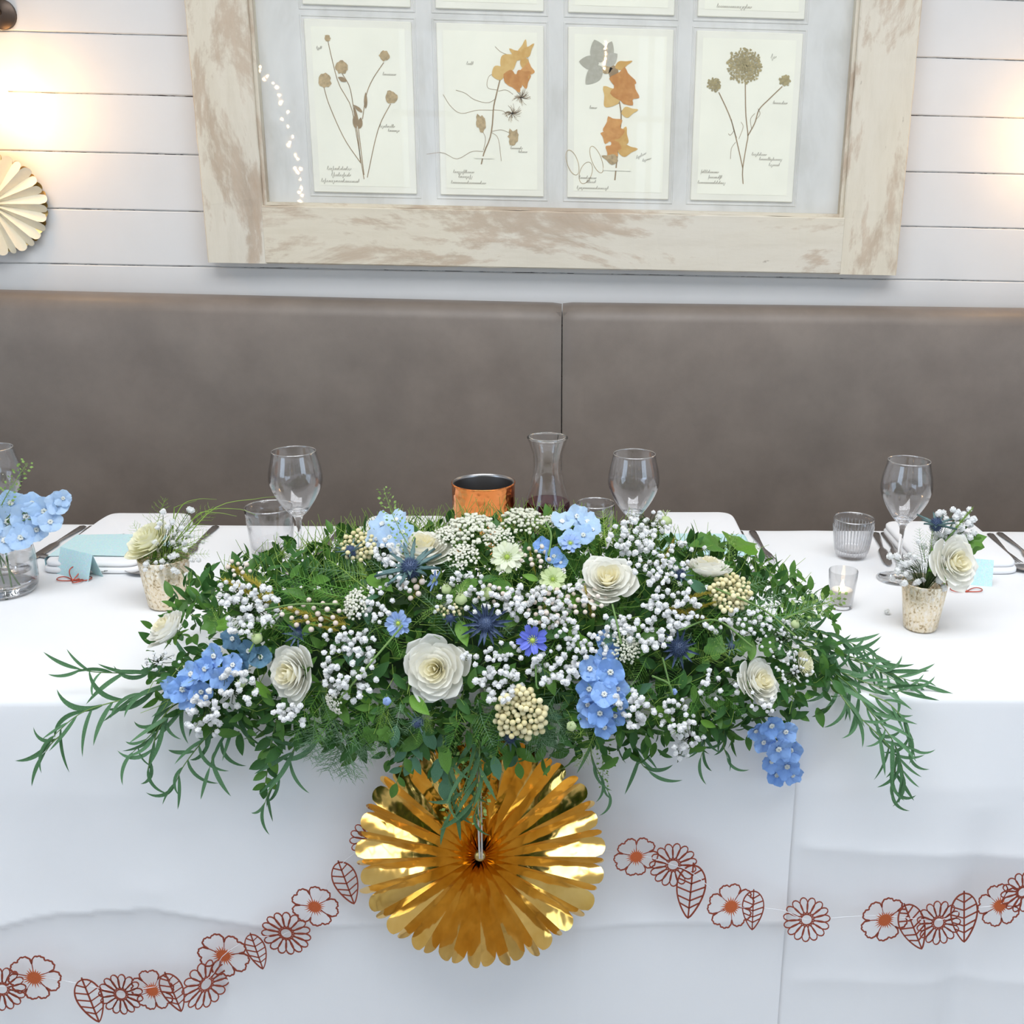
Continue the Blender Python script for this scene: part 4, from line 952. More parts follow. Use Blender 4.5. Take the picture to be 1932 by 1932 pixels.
# ------------------------------------------------------------------ flora meshes
def petal_sheet(fn, nu=6, nv=5):
    mb = MB(); mb.grid(fn, nu, nv); return mb
def rose_set():
    out = []; N = 36
    for k in range(N):
        t = k / (N - 1); th = k * 2.3999 + (.25 * math.sin(k)); mb = MB(); sd = R(0, 9)
        rb = .02 + .20 * t; rt = .07 + .86 * t ** .85; W = 1.55 - 1.0 * t ** .6; zt = .50 - .36 * t ** 1.7
        def f(u, v, rb=rb, rt=rt, W=W, zt=zt, th=th, t=t, sd=sd):
            s = u * 2 - 1; q = max(0, v - .45) / .55; wd = W * (.45 + .55 * min(1, v / .45)) * math.sqrt(max(.04, 1 - q * q * .93))
            e = .55 + 1.0 * (1 - t); r = rb + (rt - rb) * math.sin(v * PI / 2) ** (e * 1.6); z = -.30 + (zt + .30) * v ** (.9 + .1 * t)
            curl = max(0, v - .80) / .20; r += .05 * t * curl; z -= .07 * t * curl * curl
            r *= 1 + .05 * (1 - s * s) * v * t + .012 * math.sin(4 * s + sd) * v; z += .012 * math.sin(5 * s + sd) * v - .05 * t * s * s * v
            a = th + s * wd; return (r * math.cos(a), r * math.sin(a), z)
        mb.grid(f, 10, 9); out.append((mb.mesh('rose_petal', M['rose_in'] if t < .30 else M['rose']), mb.mesh('rose_petal', M['rose_y'])))
    cal = MB()
    for k in range(5):
        a0 = k * 2 * PI / 5
        def g(u, v, a0=a0):
            s = u * 2 - 1; r = .12 + .55 * v; a = a0 + s * .5 * (1 - v); return (r * math.cos(a), r * math.sin(a), -.36 - .10 * v)
        cal.grid(g, 3, 4)
    cal.lathe([(.0, -.56), (.10, -.52), (.17, -.42), (.12, -.30)], 10)
    return out, cal.mesh('calyx', M['leaf_mid'])
ROSE, CALYX = rose_set()
def rose(root, P, face, size, spin=0, yellow=False, name='rose'):
    s = size / 2 / .93
    Mx = frame(P, face) @ Matrix.Rotation(spin, 4, 'Z') @ Matrix.Diagonal((s, s, s, 1))
    o = inst(name, CALYX, root, Mx)
    for a, b in ROSE: inst('petal', b if yellow else a, o, Mx)
    return o
def floret_mb(seed):
    rnd = random.Random(seed); mb = MB()
    for k in range(5):
        a0 = k * 2 * PI / 5 + rnd.uniform(-.12, .12); lift = rnd.uniform(.0, .35); sd = rnd.uniform(0, 9)
        def f(u, v, a0=a0, lift=lift, sd=sd):
            s = u * 2 - 1; r = .08 + .94 * v; w = .62 * math.sin(PI * (.06 + .80 * v)) ** .8; q = s * w
            x, y = r * (1 - .10 * s * s), q; z = .18 * v + lift * v * v - .20 * s * s * v + .07 * math.sin(7 * s + sd + 6 * v)
            return (x * math.cos(a0) - y * math.sin(a0), x * math.sin(a0) + y * math.cos(a0), z)
        mb.grid(f, 6, 5)
    for k in range(6):
        a = k * PI / 3; x, y = .13 * math.cos(a), .13 * math.sin(a)
        mb.add([(x + .12 * math.cos(b), y + .12 * math.sin(b), .12) for b in (0, 1.57, 3.14, 4.71)] + [(x, y, .30)], [(0, 1, 4), (1, 2, 4), (2, 3, 4), (3, 0, 4)], 1)
    return mb
FLOR = {n: [floret_mb(i).mesh('floret', [M[n], M['eye']]) for i in range(4)] for n in ('delph', 'delph_pale', 'delph_dark')}
def spike(root, pts, m, name='delphinium_spike', stem=None):      # pts: (u, v, px_diam, lift, (facing))
    Ps = []
    W = []
    for q in pts:
        P, n = S(q[0], q[1], q[3]) if len(q) > 3 and not isinstance(q[3], V) else (q[3], V((0, -1, .4)))
        W.append((P, n, q))
    c = MB(); c.tube([w[0] - w[1] * .015 for w in W], .0014, 5); o = c.wobj(name, M['stem_dark'], root)
    for P, n, q in W:
        d = (n * .8 + TOCAM * .7 + V((R(-.5, .5), R(-.3, .3), R(-.4, .4)))).normalized(); s = q[2] / 2 * px_m(P)
        inst('floret', random.choice(FLOR[m]), o, frame(P, d) @ Matrix.Rotation(R(0, 6), 4, 'Z') @ Matrix.Diagonal((s, s, s, 1)))
    return o
def nig_petal():
    mb = MB()
    def f(u, v):
        s = u * 2 - 1; x = .12 + .88 * v; w = .15 * math.sin(PI * (.08 + .78 * v)) ** .7
        if v > .95: x -= .10 * abs(math.sin(s * 6))
        return (x, s * w, .12 * v - .10 * v * v + .02 * math.cos(s * 6))
    mb.grid(f, 6, 5); return mb
NP_ = nig_petal(); NIGP = {n: NP_.mesh('nigella_petal', M[n]) for n in ('nig_deep', 'nig_light', 'nig_cream', 'nig_green')}
hm = MB(); hm.lathe([(.0, -.05), (.13, 0), (.16, .10), (.09, .20), (.0, .22)], 10)
for k in range(12):
    a = k * PI / 6; hm.tube([(0.06 * math.cos(a), .06 * math.sin(a), .1), (.2 * math.cos(a), .2 * math.sin(a), .22), (.30 * math.cos(a + .2), .30 * math.sin(a + .2), .18)], [.02, .016, .02], 4)
NHEART = hm.mesh('nigella_heart', M['heart'])
bm_ = MB()
for k in range(9):
    a = k * 2 * PI / 9
    for j in range(7):
        b = a + (j - 3) * .09; L = .55 + .05 * j + .4 * math.sin(j); bm_.tube([(.25 * math.cos(a), .25 * math.sin(a), -.06), ((L + .5) * .6 * math.cos(b), (L + .5) * .6 * math.sin(b), -.10), ((.7 + .4 * L) * math.cos(b + .1), (.7 + .4 * L) * math.sin(b + .1), -.05 + .05 * j / 7)], [.012, .010, .004], 3)
NBR = bm_.mesh('nigella_bract', M['fern_lime'])
def nigella(root, u, v, dpx, m, face=None, lift=.012, np=11):
    P, n = S(u, v, lift); d = face or (n * .5 + TOCAM).normalized(); s = dpx / 2 * px_m(P)
    Mx = frame(P, d) @ Matrix.Rotation(R(0, 6), 4, 'Z') @ Matrix.Diagonal((s, s, s, 1)); o = inst('nigella_flower', NHEART, root, Mx)
    inst('feathery_bract', NBR, o, Mx)
    for k in range(np):
        t = k % 2; inst('petal', NIGP[m], o, Mx @ Matrix.Translation((0, 0, .04 * t)) @ Matrix.Rotation(k * 2 * PI / np + R(-.08, .08), 4, 'Z') @ Matrix.Rotation(-.10 - .22 * t, 4, 'Y') @ Matrix.Diagonal((1 - .1 * t, 1.35, 1, 1)))
th_ = MB(); n_ = 150
th_.lathe([(0, -.35), (.2, -.3), (.33, -.1), (.33, .15), (.24, .38), (.0, .5)], 12)
for k in range(n_):
    z = 1 - 1.75 * (k + .5) / n_; r = math.sqrt(max(0, 1 - z * z)); a = k * 2.39996; d = V((r * math.cos(a), r * math.sin(a), z)); p = V((d.x * .34, d.y * .34, d.z * .46 + .04)); q = d.orthogonal().normalized() * .03; q2 = d.cross(q)
    th_.add([p + q, p - q * .5 + q2 * .87, p - q * .5 - q2 * .87, p + d * .15], [(0, 1, 3), (1, 2, 3), (2, 0, 3)])
THEAD = th_.mesh('thistle_head', M['thistle'], False)
tb = MB()
def fb(u, v):
    s = u * 2 - 1; x = .22 + .95 * v; w = .07 * (1 - v) ** .6 * (1 + .8 * abs(math.sin(v * 11)))
    return (x, s * w, .12 * v + .10 * s * s - .05 * v * v)
tb.grid(fb, 2, 10); TBR = tb.mesh('thistle_bract', M['thistle_br']); TBB = tb.mesh('thistle_bract', M['thistle'])
def thistle(root, u, v, dpx, face=None, lift=.012, nb=11, hs=1.0, blue=False, P=None):
    if P is None: P, n = S(u, v, lift)
    else: n = V((0, -1, .5))
    d = face or (n * .6 + TOCAM * .8).normalized(); s = dpx / 2 * px_m(P)
    Mx = frame(P, d) @ Matrix.Rotation(R(0, 6), 4, 'Z') @ Matrix.Diagonal((s, s, s, 1)); o = inst('sea_holly', THEAD, root, Mx @ Matrix.Diagonal((hs, hs, hs, 1)))
    for k in range(nb): inst('bract', TBB if blue else TBR, o, Mx @ Matrix.Rotation(k * 2 * PI / nb + R(-.1, .1), 4, 'Z') @ Matrix.Rotation(R(-.35, .05), 4, 'Y') @ Matrix.Diagonal((R(.8, 1.1), 1, 1, 1)))
def ico(sub, jitter, seed, ruf=0):
    bm = bmesh.new(); bmesh.ops.create_icosphere(bm, subdivisions=sub, radius=1); rnd = random.Random(seed)
    for v in bm.verts:
        d = v.co.normalized(); k = 1 + rnd.uniform(-jitter, jitter) + (ruf * noise.noise(d * 3.2 + V((seed, 0, 0))) if ruf else 0); v.co = d * k
    bm.verts.index_update(); mb = MB().add([v.co.copy() for v in bm.verts], [[v.index for v in f.verts] for f in bm.faces]); bm.free(); return mb
def blossom_mb(seed):       # double gypsophila: ball of small ruffled petals
    rnd = random.Random(seed); mb = ico(2, .05, seed); mb.v = [(x * .84, y * .84, z * .84) for x, y, z in mb.v]
    n = 20
    for k in range(n):
        z = 1 - 1.6 * (k + .5) / n; r = math.sqrt(max(0, 1 - z * z)); a = k * 2.39996 + rnd.uniform(-.2, .2); d = V((r * math.cos(a), r * math.sin(a), z)).normalized()
        x = d.orthogonal().normalized(); x.rotate(Matrix.Rotation(rnd.uniform(0, 6), 3, d)); y = d.cross(x); w = rnd.uniform(.34, .46); h = rnd.uniform(.92, 1.10)
        mb.add([d * .45, d * h * .82 + x * w, d * h + x * w * .3 + y * .16, d * h - x * w * .4 + y * .10, d * h * .82 - x * w], [(0, 1, 2), (0, 2, 3), (0, 3, 4)])
    return mb
BL = [blossom_mb(i) for i in range(3)]; BLM = [b.mesh('gypsophila_blossom', M['gyp'], False) for b in BL]
BER = ico(2, .015, 5); BERM = {k: BER.mesh('berry', M[k]) for k in ('berry', 'berry_pink')}
def lance_mb(curve, L=1.0, W=.10):       # narrow leaf along +X, unit length
    mb = MB()
    def f(u, v):
        s = u * 2 - 1; w = W / 2 * math.sin(PI * min(1, .04 + .96 * v) ** .8) ** .75; a = curve * v
        x = (math.sin(a) / curve if abs(curve) > 1e-3 else v); y = ((1 - math.cos(a)) / curve if abs(curve) > 1e-3 else 0)
        return (x - s * w * math.sin(a), y + s * w * math.cos(a), .25 * abs(s) * w - .10 * v * v)
    mb.grid(f, 2, 10); return mb
LANCE = [lance_mb(c).mesh('narrow_leaf', M['willow']) for c in (-1.5, -.9, -.4, .0, .4, .9, 1.5)]
def ovate_mb(W=.45, fold=.25, curl=.15):
    mb = MB()
    def f(u, v):
        s = u * 2 - 1; w = W / 2 * math.sin(PI * (.03 + .97 * v) ** .85) ** .85; return (v, s * w, fold * abs(s) * w - curl * v * v)
    mb.grid(f, 4, 6); return mb
OV = ovate_mb(); OVM = {k: OV.mesh('leaf', M[k]) for k in ('leaf_dark', 'leaf_mid', 'leaf_bright', 'leaf_blue')}
def ivy_mb():          # five-lobed leaf, folded along the midrib, base at origin, tip at +X
    pts = [(0, 0), (-.10, .16), (-.06, .32), (.10, .40), (.20, .34), (.32, .36), (.46, .46), (.56, .40), (.62, .24), (.80, .13), (1.0, 0)]; pts = pts + [(x, -y) for x, y in pts[-2:0:-1]]; n = len(pts)
    vs = [(.02, 0, -.02)]; z = lambda x, y: .22 * abs(y) - .18 * max(0, x) ** 2 + .03 * math.sin(11 * x + 5 * y)
    c = (.3, 0)
    for k in (.45, .75, 1.0): vs += [(c[0] + (x - c[0]) * k, c[1] + (y - c[1]) * k, z(c[0] + (x - c[0]) * k, y * k)) for x, y in pts]
    vs[0] = (c[0], 0, z(c[0], 0)); fs = [(0, 1 + i, 1 + (i + 1) % n) for i in range(n)]
    for r in range(2): fs += [(1 + r * n + i, 1 + (r + 1) * n + i, 1 + (r + 1) * n + (i + 1) % n, 1 + r * n + (i + 1) % n) for i in range(n)]
    return MB().add(vs, fs)
IVY = {k: ivy_mb().mesh('ivy_leaf', M[k], True) for k in ('leaf_mid', 'leaf_bright', 'leaf_dark')}
def frond_mb(seed, dens=14, needle=.05, droop=.12, spread=.34):
    rnd = random.Random(seed); mb = MB(); cur = lambda t: V((t, .05 * math.sin(t * 3 + seed), -droop * t * t))
    mb.tube([cur(i / 8) for i in range(9)], [.008 * (1 - i / 9) + .002 for i in range(9)], 3)
    for i in range(dens):
        t = .06 + .94 * i / dens
        for sg in (-1, 1):
            L = spread * (1 - t) ** .7 * rnd.uniform(.75, 1.15) + .05; b = cur(t); d = V((.62, sg * rnd.uniform(.6, .9), rnd.uniform(-.35, .45))).normalized()
            e = b + d * L; q = d.cross(V((0, 0, 1))).normalized() * .0035; mb.add([b + q, b - q, e], [(0, 1, 2)])
            m = max(3, int(L / .032))
            for j in range(m):
                p = b.lerp(e, (j + .4) / m); dd = (d + V((rnd.uniform(-.2, .6), rnd.uniform(-.8, .8), rnd.uniform(-.8, .8)))).normalized(); w = dd.orthogonal().normalized() * .0032
                mb.add([p + w, p - w, p + dd * needle * rnd.uniform(.7, 1.3)], [(0, 1, 2)])
    return mb
FR = {k: [frond_mb(i + 3 * j).mesh('frond', M[k], False) for i in range(3)] for j, k in enumerate(('fern', 'fern_grey', 'fern_lime', 'ochre'))}
FRD = [frond_mb(31 + i, 20, .07, .2, .42).mesh('frond', M['fern_grey'], False) for i in range(2)]
def plume_mb(seed):         # dense heather plume along +X
    rnd = random.Random(seed); mb = MB(); mb.tube([(0, 0, 0), (.5, .01, .02), (1, 0, 0)], [.02, .014, .004], 4)
    for i in range(260):
        t = rnd.random() ** .8; a = rnd.uniform(0, 6.28); d = V((.75, math.cos(a) * .7, math.sin(a) * .7)).normalized(); p = V((t * .92, 0, .02 * math.sin(3 * t))); L = .16 * (1.1 - t * .7) * rnd.uniform(.6, 1.1); w = d.orthogonal().normalized() * .010
        mb.add([p + w, p - w, p + d * L], [(0, 1, 2)])
    return mb
PLUME = {k: [plume_mb(i).mesh('plume', M[k], False) for i in range(2)] for k in ('ochre', 'fern_lime')}
def cress_mb(seed):        # green stalk along +X set with tiny pods on wiry stems
    rnd = random.Random(seed); mb = MB(); cur = lambda t: V((t, .06 * math.sin(t * 2.5 + seed), -.06 * t * t)); mb.tube([cur(i / 10) for i in range(11)], [.009 - .0006 * i for i in range(11)], 4)
    for i in range(64):
        t = .12 + .88 * i / 64; a = i * 2.4; b = cur(t); d = V((.45, math.cos(a), math.sin(a))).normalized(); L = .10 * (1.15 - t * .6); e = b + d * L; w = d.orthogonal().normalized() * .0022
        mb.add([b + w, b - w, e], [(0, 1, 2)])
        x = d; y = d.orthogonal().normalized(); y.rotate(Matrix.Rotation(rnd.uniform(0, 6), 3, d)); k = .024 * rnd.uniform(.8, 1.2)
        z = x.cross(y); mb.add([e, e + x * k + y * k * .8, e + x * k * 2, e + x * k - y * k * .8, e + x * k + z * k * .35], [(0, 1, 4), (1, 2, 4), (2, 3, 4), (3, 0, 4)])
    return mb
CRESS = [cress_mb(i).mesh('cress_stalk', M['cress']) for i in range(3)]
def umbel_mb(seed, n=110, flat=.45, fl=.095):
    rnd = random.Random(seed); st = MB(); fm = MB()
    for k in range(n):
        r = math.sqrt((k + .5) / n) * rnd.uniform(.82, 1.12); a = k * 2.39996 + rnd.uniform(-.3, .3); p = V((r * math.cos(a), r * math.sin(a), flat * (1 - r * r * .8) + rnd.uniform(-.10, .06)))
        if k % 3 == 0: st.tube([(0, 0, -.55), p * .55 + V((0, 0, -.25)), p], [.02, .012, .008], 3)
        b = BL[k % 3]; s = fl * rnd.uniform(.8, 1.25); q = ico(1, .22, k); fm.addmesh(q, Matrix.Translation(p) @ Matrix.Diagonal((s, s, s * .75, 1)))
    return st.mesh('umbel_stalks', M['stem']), fm.mesh('umbel_florets', M['ammi'], False)
UMB = [umbel_mb(i) for i in range(2)]
def umbel(root, u, v, dpx, face=None, lift=.015, name='white_umbel'):
    P, n = S(u, v, lift); s = dpx / 2 * px_m(P); Mx = frame(P, face or (n + V((0, -.2, .5))).normalized()) @ Matrix.Rotation(R(0, 6), 4, 'Z') @ Matrix.Diagonal((s, s, s, 1))
    a, b = random.choice(UMB); o = inst(name, a, root, Mx); f = inst('umbel_floret_cluster', b, o, Mx); f['kind'] = 'stuff'
def sprig(root, pts, L, gap, name='leafy_sprig', ang=.6, leafm=None, thick=.0011, side=None, jit=.35, hang=.5, skip=0.0):
    pts = bez(pts, max(8, len(pts) * 8)); st = MB(); n = len(pts); st.tube(pts, [thick * (1 - .6 * i / n) for i in range(n)], 5); o = st.wobj(name, M['stem'], root)
    acc = 0; k = 0; tot = sum((pts[i + 1] - pts[i]).length for i in range(n - 1)); run = 0
    for i in range(n - 1):
        d = pts[i + 1] - pts[i]; acc += d.length; run += d.length
        if acc < gap or run < tot * skip: continue
        acc = 0; k += 1; dn = d.normalized(); sd = 1 if k % 2 else -1
        out = dn.cross(TOCAM).normalized() * sd * math.sin(ang + R(-jit, jit)) + dn * math.cos(ang) + TOCAM * R(-.25, .35) + V((0, 0, -hang * R(.1, .9)))
        out.normalize(); l = L * R(.7, 1.2) * (1 - .25 * run / tot)
        inst('leaf', random.choice(leafm or LANCE), o, along(pts[i], pts[i] + out, TOCAM + V((R(-.5, .5), R(-.3, .3), R(-.2, .6))), l))
    out = (pts[-1] - pts[-2]).normalized(); inst('leaf', random.choice(leafm or LANCE), o, along(pts[-1], pts[-1] + out, TOCAM, L * .8))
    return o
def put_along(root, name, mesh, u0, v0, u1, v1, l0=.0, l1=.02, k=1.0, roll=.4):
    A, n = S(u0, v0, l0); B, n2 = S(u1, v1, l1); d = B - A
    return inst(name, mesh, root, along(A, A + d.normalized(), n + TOCAM * .5 + V((R(-roll, roll), R(-roll, roll), R(-roll, roll))), d.length * k))

# ------------------------------------------------------------------ the arrangement itself
AR = empty('flower_arrangement', (XC, .12, ZT), 'long trailing arrangement of ivory roses, blue delphinium and gypsophila on the table edge', 'flower arrangement')
mb = MB().rbox(XC - .30, XC + .30, .04, .19, ZT, ZT + .075, .012, 2); mb.wobj('floral_foam', M['foam'], AR)
ROSES = []
# roses
for u, v, dpx, f, lift, sp in ((820, 1262, 124, cdir(-.12, .10, 1), .012, .3), (545, 1271, 112, cdir(-.52, .02, .80), .015, 1.0), (1146, 1090, 112, cdir(.06, .62, .72), .016, 2.0), (1437, 1284, 96, cdir(.55, .38, .62), .012, .6), (797, 1030, 112, cdir(.1, .80, .45), .012, 1.5), (1338, 1062, 86, cdir(.1, .75, .1), .014, .2), (1528, 1250, 54, cdir(.8, .3, .5), .004, 1.2)):
    P, n = S(u, v, lift); ROSES.append((P, dpx * px_m(P) / 2)); rose(AR, P - f * .008, f, dpx * 1.06 * px_m(P), sp, yellow=(dpx < 60))
P, n = S(318, 1202, .012); f = cdir(-.5, .62, .45); ROSES.append((P + V((0, 0, .01)), .034)); rose(AR, P + V((0, 0, .010)), f, 92 * px_m(P), 1.1)
def clear_of(P, k=.95): return all((P - q).length > r * k for q, r in ROSES)
# dense filler leaves
fill = MB(); fill2 = MB(); k = 0
while k < 3900:
    x = XC + R(-1, 1) * .45; p = prof_at(x)
    a, b = .085 + .125 * p, .030 + .165 * p; th = R(-.62, PI * .93); dep = R(.62, .96) if R(0, 1) < .75 else R(.4, .7)
    y, z = .105 - a * dep * math.cos(th), .757 + b * dep * math.sin(th)
    if R(0, 1) > p * 1.5 - .35: continue
    if z < .757:
        if y > -.03: continue
        z = .757 - R(0, .055) * p
    n = V((R(-.35, .35), -math.cos(th) / a, math.sin(th) / b)).normalized(); d = (V((R(-1, 1), R(-1, 1), R(-1, 1))) + n * .9 + V((0, -.2, .1))).normalized(); L = R(.014, .030)
    if z < .757: d = (V((R(-.8, .8), R(-.7, .1), R(-1, .2)))).normalized()
    P = V((x, y, z)); e = P + d * L
    if e.z < ZT + .002 and e.y > -.004: d.z = abs(d.z)
    if not clear_of(P + d * L * .7, .9): continue
    (fill if k % 2 else fill2).addmesh(OV, along(P, P + d, n + V((R(-.6, .6), R(-.6, .6), R(-.6, .6))), L)); k += 1
k = 0
while k < 640:                                   # leaves spilling over the table edge in front
    x = XC + R(-1, 1) * .42; p = prof_at(x)
    if R(0, 1) > p * 1.25: continue
    a = .085 + .125 * p; z = .800 - .095 * R(0, 1) ** 1.3; y = .105 - a * R(.78, .98)
    if z < .757: y += (.757 - z) * .9
    if y > -.03: continue
    d = V((R(-1, 1), R(-1, .05), R(-.9, .6))).normalized(); P = V((x, y, z)); L = R(.012, .026)
    if not clear_of(P + d * L * .7, .9): continue
    (fill if k % 3 else fill2).addmesh(OV, along(P, P + d, V((R(-.9, .9), -1, R(-.5, .9))), L)); k += 1
fill.wobj('filler_leaves', M['leaf_dark'], AR)['kind'] = 'stuff'; fill2.wobj('filler_leaves_pale', M['leaf_mid'], AR)['kind'] = 'stuff'
# wiry green tendrils (love-in-a-mist foliage)
wir = MB()
for k in range(1700):
    x = XC + random.gauss(0, .22); p = prof_at(x)
    if p < .5: continue
    a, b = .085 + .125 * p, .030 + .165 * p; th = R(.02, PI * .8); c = V((x, .105 - a * math.cos(th), .757 + b * math.sin(th))); n = V((0, -math.cos(th) / a, math.sin(th) / b)).normalized()
    c0 = c - n * .02; d = (n + V((R(-1, 1), R(-.8, .8), R(-.8, .8)))).normalized(); e = c0 + d * R(.02, .05); m_ = c0.lerp(e, .5) + V((R(-.006, .006), R(-.006, .006), R(-.006, .006)))
    if not clear_of(e): continue
    wir.tube([c0, m_, e], [.0006, .0005, .0003], 3)
wir.wobj('wiry_foliage', M['fern_lime'], AR)['kind'] = 'stuff'
# delphinium
spike(AR, [(440, 1255, 46, .012), (405, 1238, 50, .016), (388, 1262, 50, .018), (418, 1278, 46, .014), (362, 1272, 50, .016), (345, 1300, 54, .016), (380, 1305, 46, .012), (325, 1298, 44, .010), (355, 1318, 44, .010)], 'delph')
spike(AR, [(1140, 1245, 46, .010), (1112, 1262, 50, .016), (1152, 1268, 56, .018), (1165, 1300, 46, .012), (1112, 1300, 50, .016), (1140, 1310, 52, .020), (1160, 1325, 50, .014), (1108, 1328, 46, .012), (1132, 1345, 50, .018), (1160, 1350, 44, .010), (1110, 1355, 40, .010), (1140, 1372, 44, .014)], 'delph')
spike(AR, [(1425, 1378, 40, .008), (1455, 1368, 50, .014), (1482, 1380, 46, .012), (1440, 1400, 44, .012), (1468, 1412, 54, .020), (1492, 1415, 46, .012), (1455, 1435, 46, .014), (1485, 1445, 50, .016), (1465, 1462, 42, .012), (1495, 1462, 40, .010)], 'delph')
spike(AR, [(1060, 985, 46, .020), (1088, 975, 46, .024), (1108, 985, 44, .020), (1100, 1010, 44, .016), (1075, 1022, 46, .022), (1118, 1000, 36, .016)], 'delph_pale')
spike(AR, [(722, 990, 50, .018), (748, 982, 46, .024), (760, 1005, 46, .018), (735, 1015, 50, .016), (710, 1018, 40, .012), (752, 1030, 44, .012)], 'delph_pale')
spike(AR, [(1045, 1050, 36, .008), (1022, 1030, 34, .008), (1058, 1062, 30, .006)], 'delph')
spike(AR, [(440, 1205, 46, .008), (470, 1228, 44, .008), (492, 1240, 44, .006), (455, 1250, 40, .006)], 'delph_dark')
spike(AR, [(1142, 1208, 38, .002), (1152, 1228, 36, .002)], 'delph')
# nigella
nigella(AR, 1005, 1208, 66, 'nig_deep', cdir(.0, .1, 1), .018, 10)
nigella(AR, 752, 1176, 56, 'nig_light', cdir(-.1, .1, 1), .016, 13)
nigella(AR, 822, 1096, 46, 'nig_light', cdir(-.75, .35, .45), .018, 10)
nigella(AR, 957, 1052, 68, 'nig_cream', cdir(.0, .35, 1), .020, 16)
nigella(AR, 1043, 1094, 56, 'nig_green', cdir(.1, .4, 1), .016, 16)
nigella(AR, 1076, 1026, 44, 'nig_light', cdir(.1, .5, .8), .028, 12)
# sea holly
thistle(AR, 918, 1176, 84, cdir(.05, .1, 1), .014, 18, .85, True)
thistle(AR, 775, 1075, 112, cdir(-.05, .75, .55), .020, 14, .8)
thistle(AR, 1280, 1222, 70, cdir(.1, .05, 1), .014, 12, 1.2, True)
thistle(AR, 850, 1166, 34, None, .012, 8, 1.2, True); thistle(AR, 790, 1362, 44, cdir(-.6, -.3, .5), .006, 8, 1.1)
thistle(AR, 962, 1390, 52, cdir(.1, -.2, 1), .0, 9, 1.1); thistle(AR, 1283, 1086, 46, cdir(.2, .6, .5), .012, 9, 1.1); thistle(AR, 565, 1196, 60, cdir(-.3, .2, .8), .004, 10, .8, True)
thistle(AR, 663, 1042, 56, cdir(-.2, .8, .4), .018, 9, .9); thistle(AR, 1380, 1218, 40, None, .006, 9, .9)
# seed pods / buds
pod = MB(); pod.lathe([(0, -.9), (.5, -.75), (.95, -.2), (.9, .35), (.5, .8), (0, .9)], 14, rib=lambda a, z: 1 + .08 * math.cos(5 * a))
for k in range(6): pod.tube([(0, 0, .8), (.35 * math.cos(k), .35 * math.sin(k), 1.5), (.7 * math.cos(k), .7 * math.sin(k), 1.7)], .05, 3)
PODM = pod.mesh('seed_pod', M['nig_green']); PODB = pod.mesh('seed_pod', M['nig_light'])
for u, v, d, m_ in ((842, 1112, 20, PODM), (870, 1131, 24, PODM), (1255, 985, 26, PODM), (1272, 1305, 13, PODB), (730, 1323, 17, PODB), (1078, 1370, 20, PODM), (918, 1120, 26, PODM), (455, 1290, 18, PODM), (1500, 1178, 18, PODM), (485, 1205, 22, PODM)):
    P, n = S(u, v, .02); s = d / 2 * px_m(P); inst('seed_pod', m_, AR, frame(P, (n + V((R(-.3, .3), R(-.3, .3), .5))).normalized(), None, s))
# berries
def berry_cluster(cu, cv, ru, rv, n, m, rpx, lift=.016, name='berry_cluster', tri=0.0):
    c, nn = S(cu, cv, -.01); st = MB(); items = []
    for k in range(n):
        a = k * 2.39996; r = math.sqrt((k + .5) / n); u, v = cu + ru * r * math.cos(a) * (1 + tri * math.sin(a)), cv + rv * r * math.sin(a)
        P, q = S(u, v, lift + R(-.006, .008)); items.append(P); st.tube([c, c.lerp(P, .6) + q * .004, P], .0006, 3)
    o = st.wobj(name, M['stem'], AR)
    for P in items:
        s = rpx * R(.8, 1.12) * px_m(P); inst('berry', BERM[m], o, frame(P, (0, 0, 1), None, s))
berry_cluster(982, 1345, 50, 50, 72, 'berry', 6.6, .018, tri=.18)
berry_cluster(1378, 1118, 40, 36, 62, 'berry', 5.4, .014)
berry_cluster(676, 1030, 32, 30, 40, 'berry', 5.0, .014)
berry_cluster(1040, 1150, 52, 40, 26, 'berry_pink', 5.0, .014, 'brunia_sprig')
berry_cluster(590, 1158, 62, 30, 20, 'berry_pink', 5.0, .016, 'brunia_sprig')
berry_cluster(1110, 1135, 34, 30, 14, 'berry_pink', 5.0, .014, 'brunia_sprig')
berry_cluster(780, 1108, 22, 22, 7, 'berry_pink', 5.6, .016, 'brunia_sprig'); berry_cluster(1010, 1050, 34, 22, 13, 'berry_pink', 4.6, .012, 'brunia_sprig')
berry_cluster(448, 1072, 26, 16, 9, 'berry_pink', 4.6, .02, 'brunia_sprig'); berry_cluster(850, 1150, 24, 14, 18, 'berry', 3.4, .014); berry_cluster(940, 1120, 40, 20, 10, 'berry_pink', 4.5, .014, 'brunia_sprig')
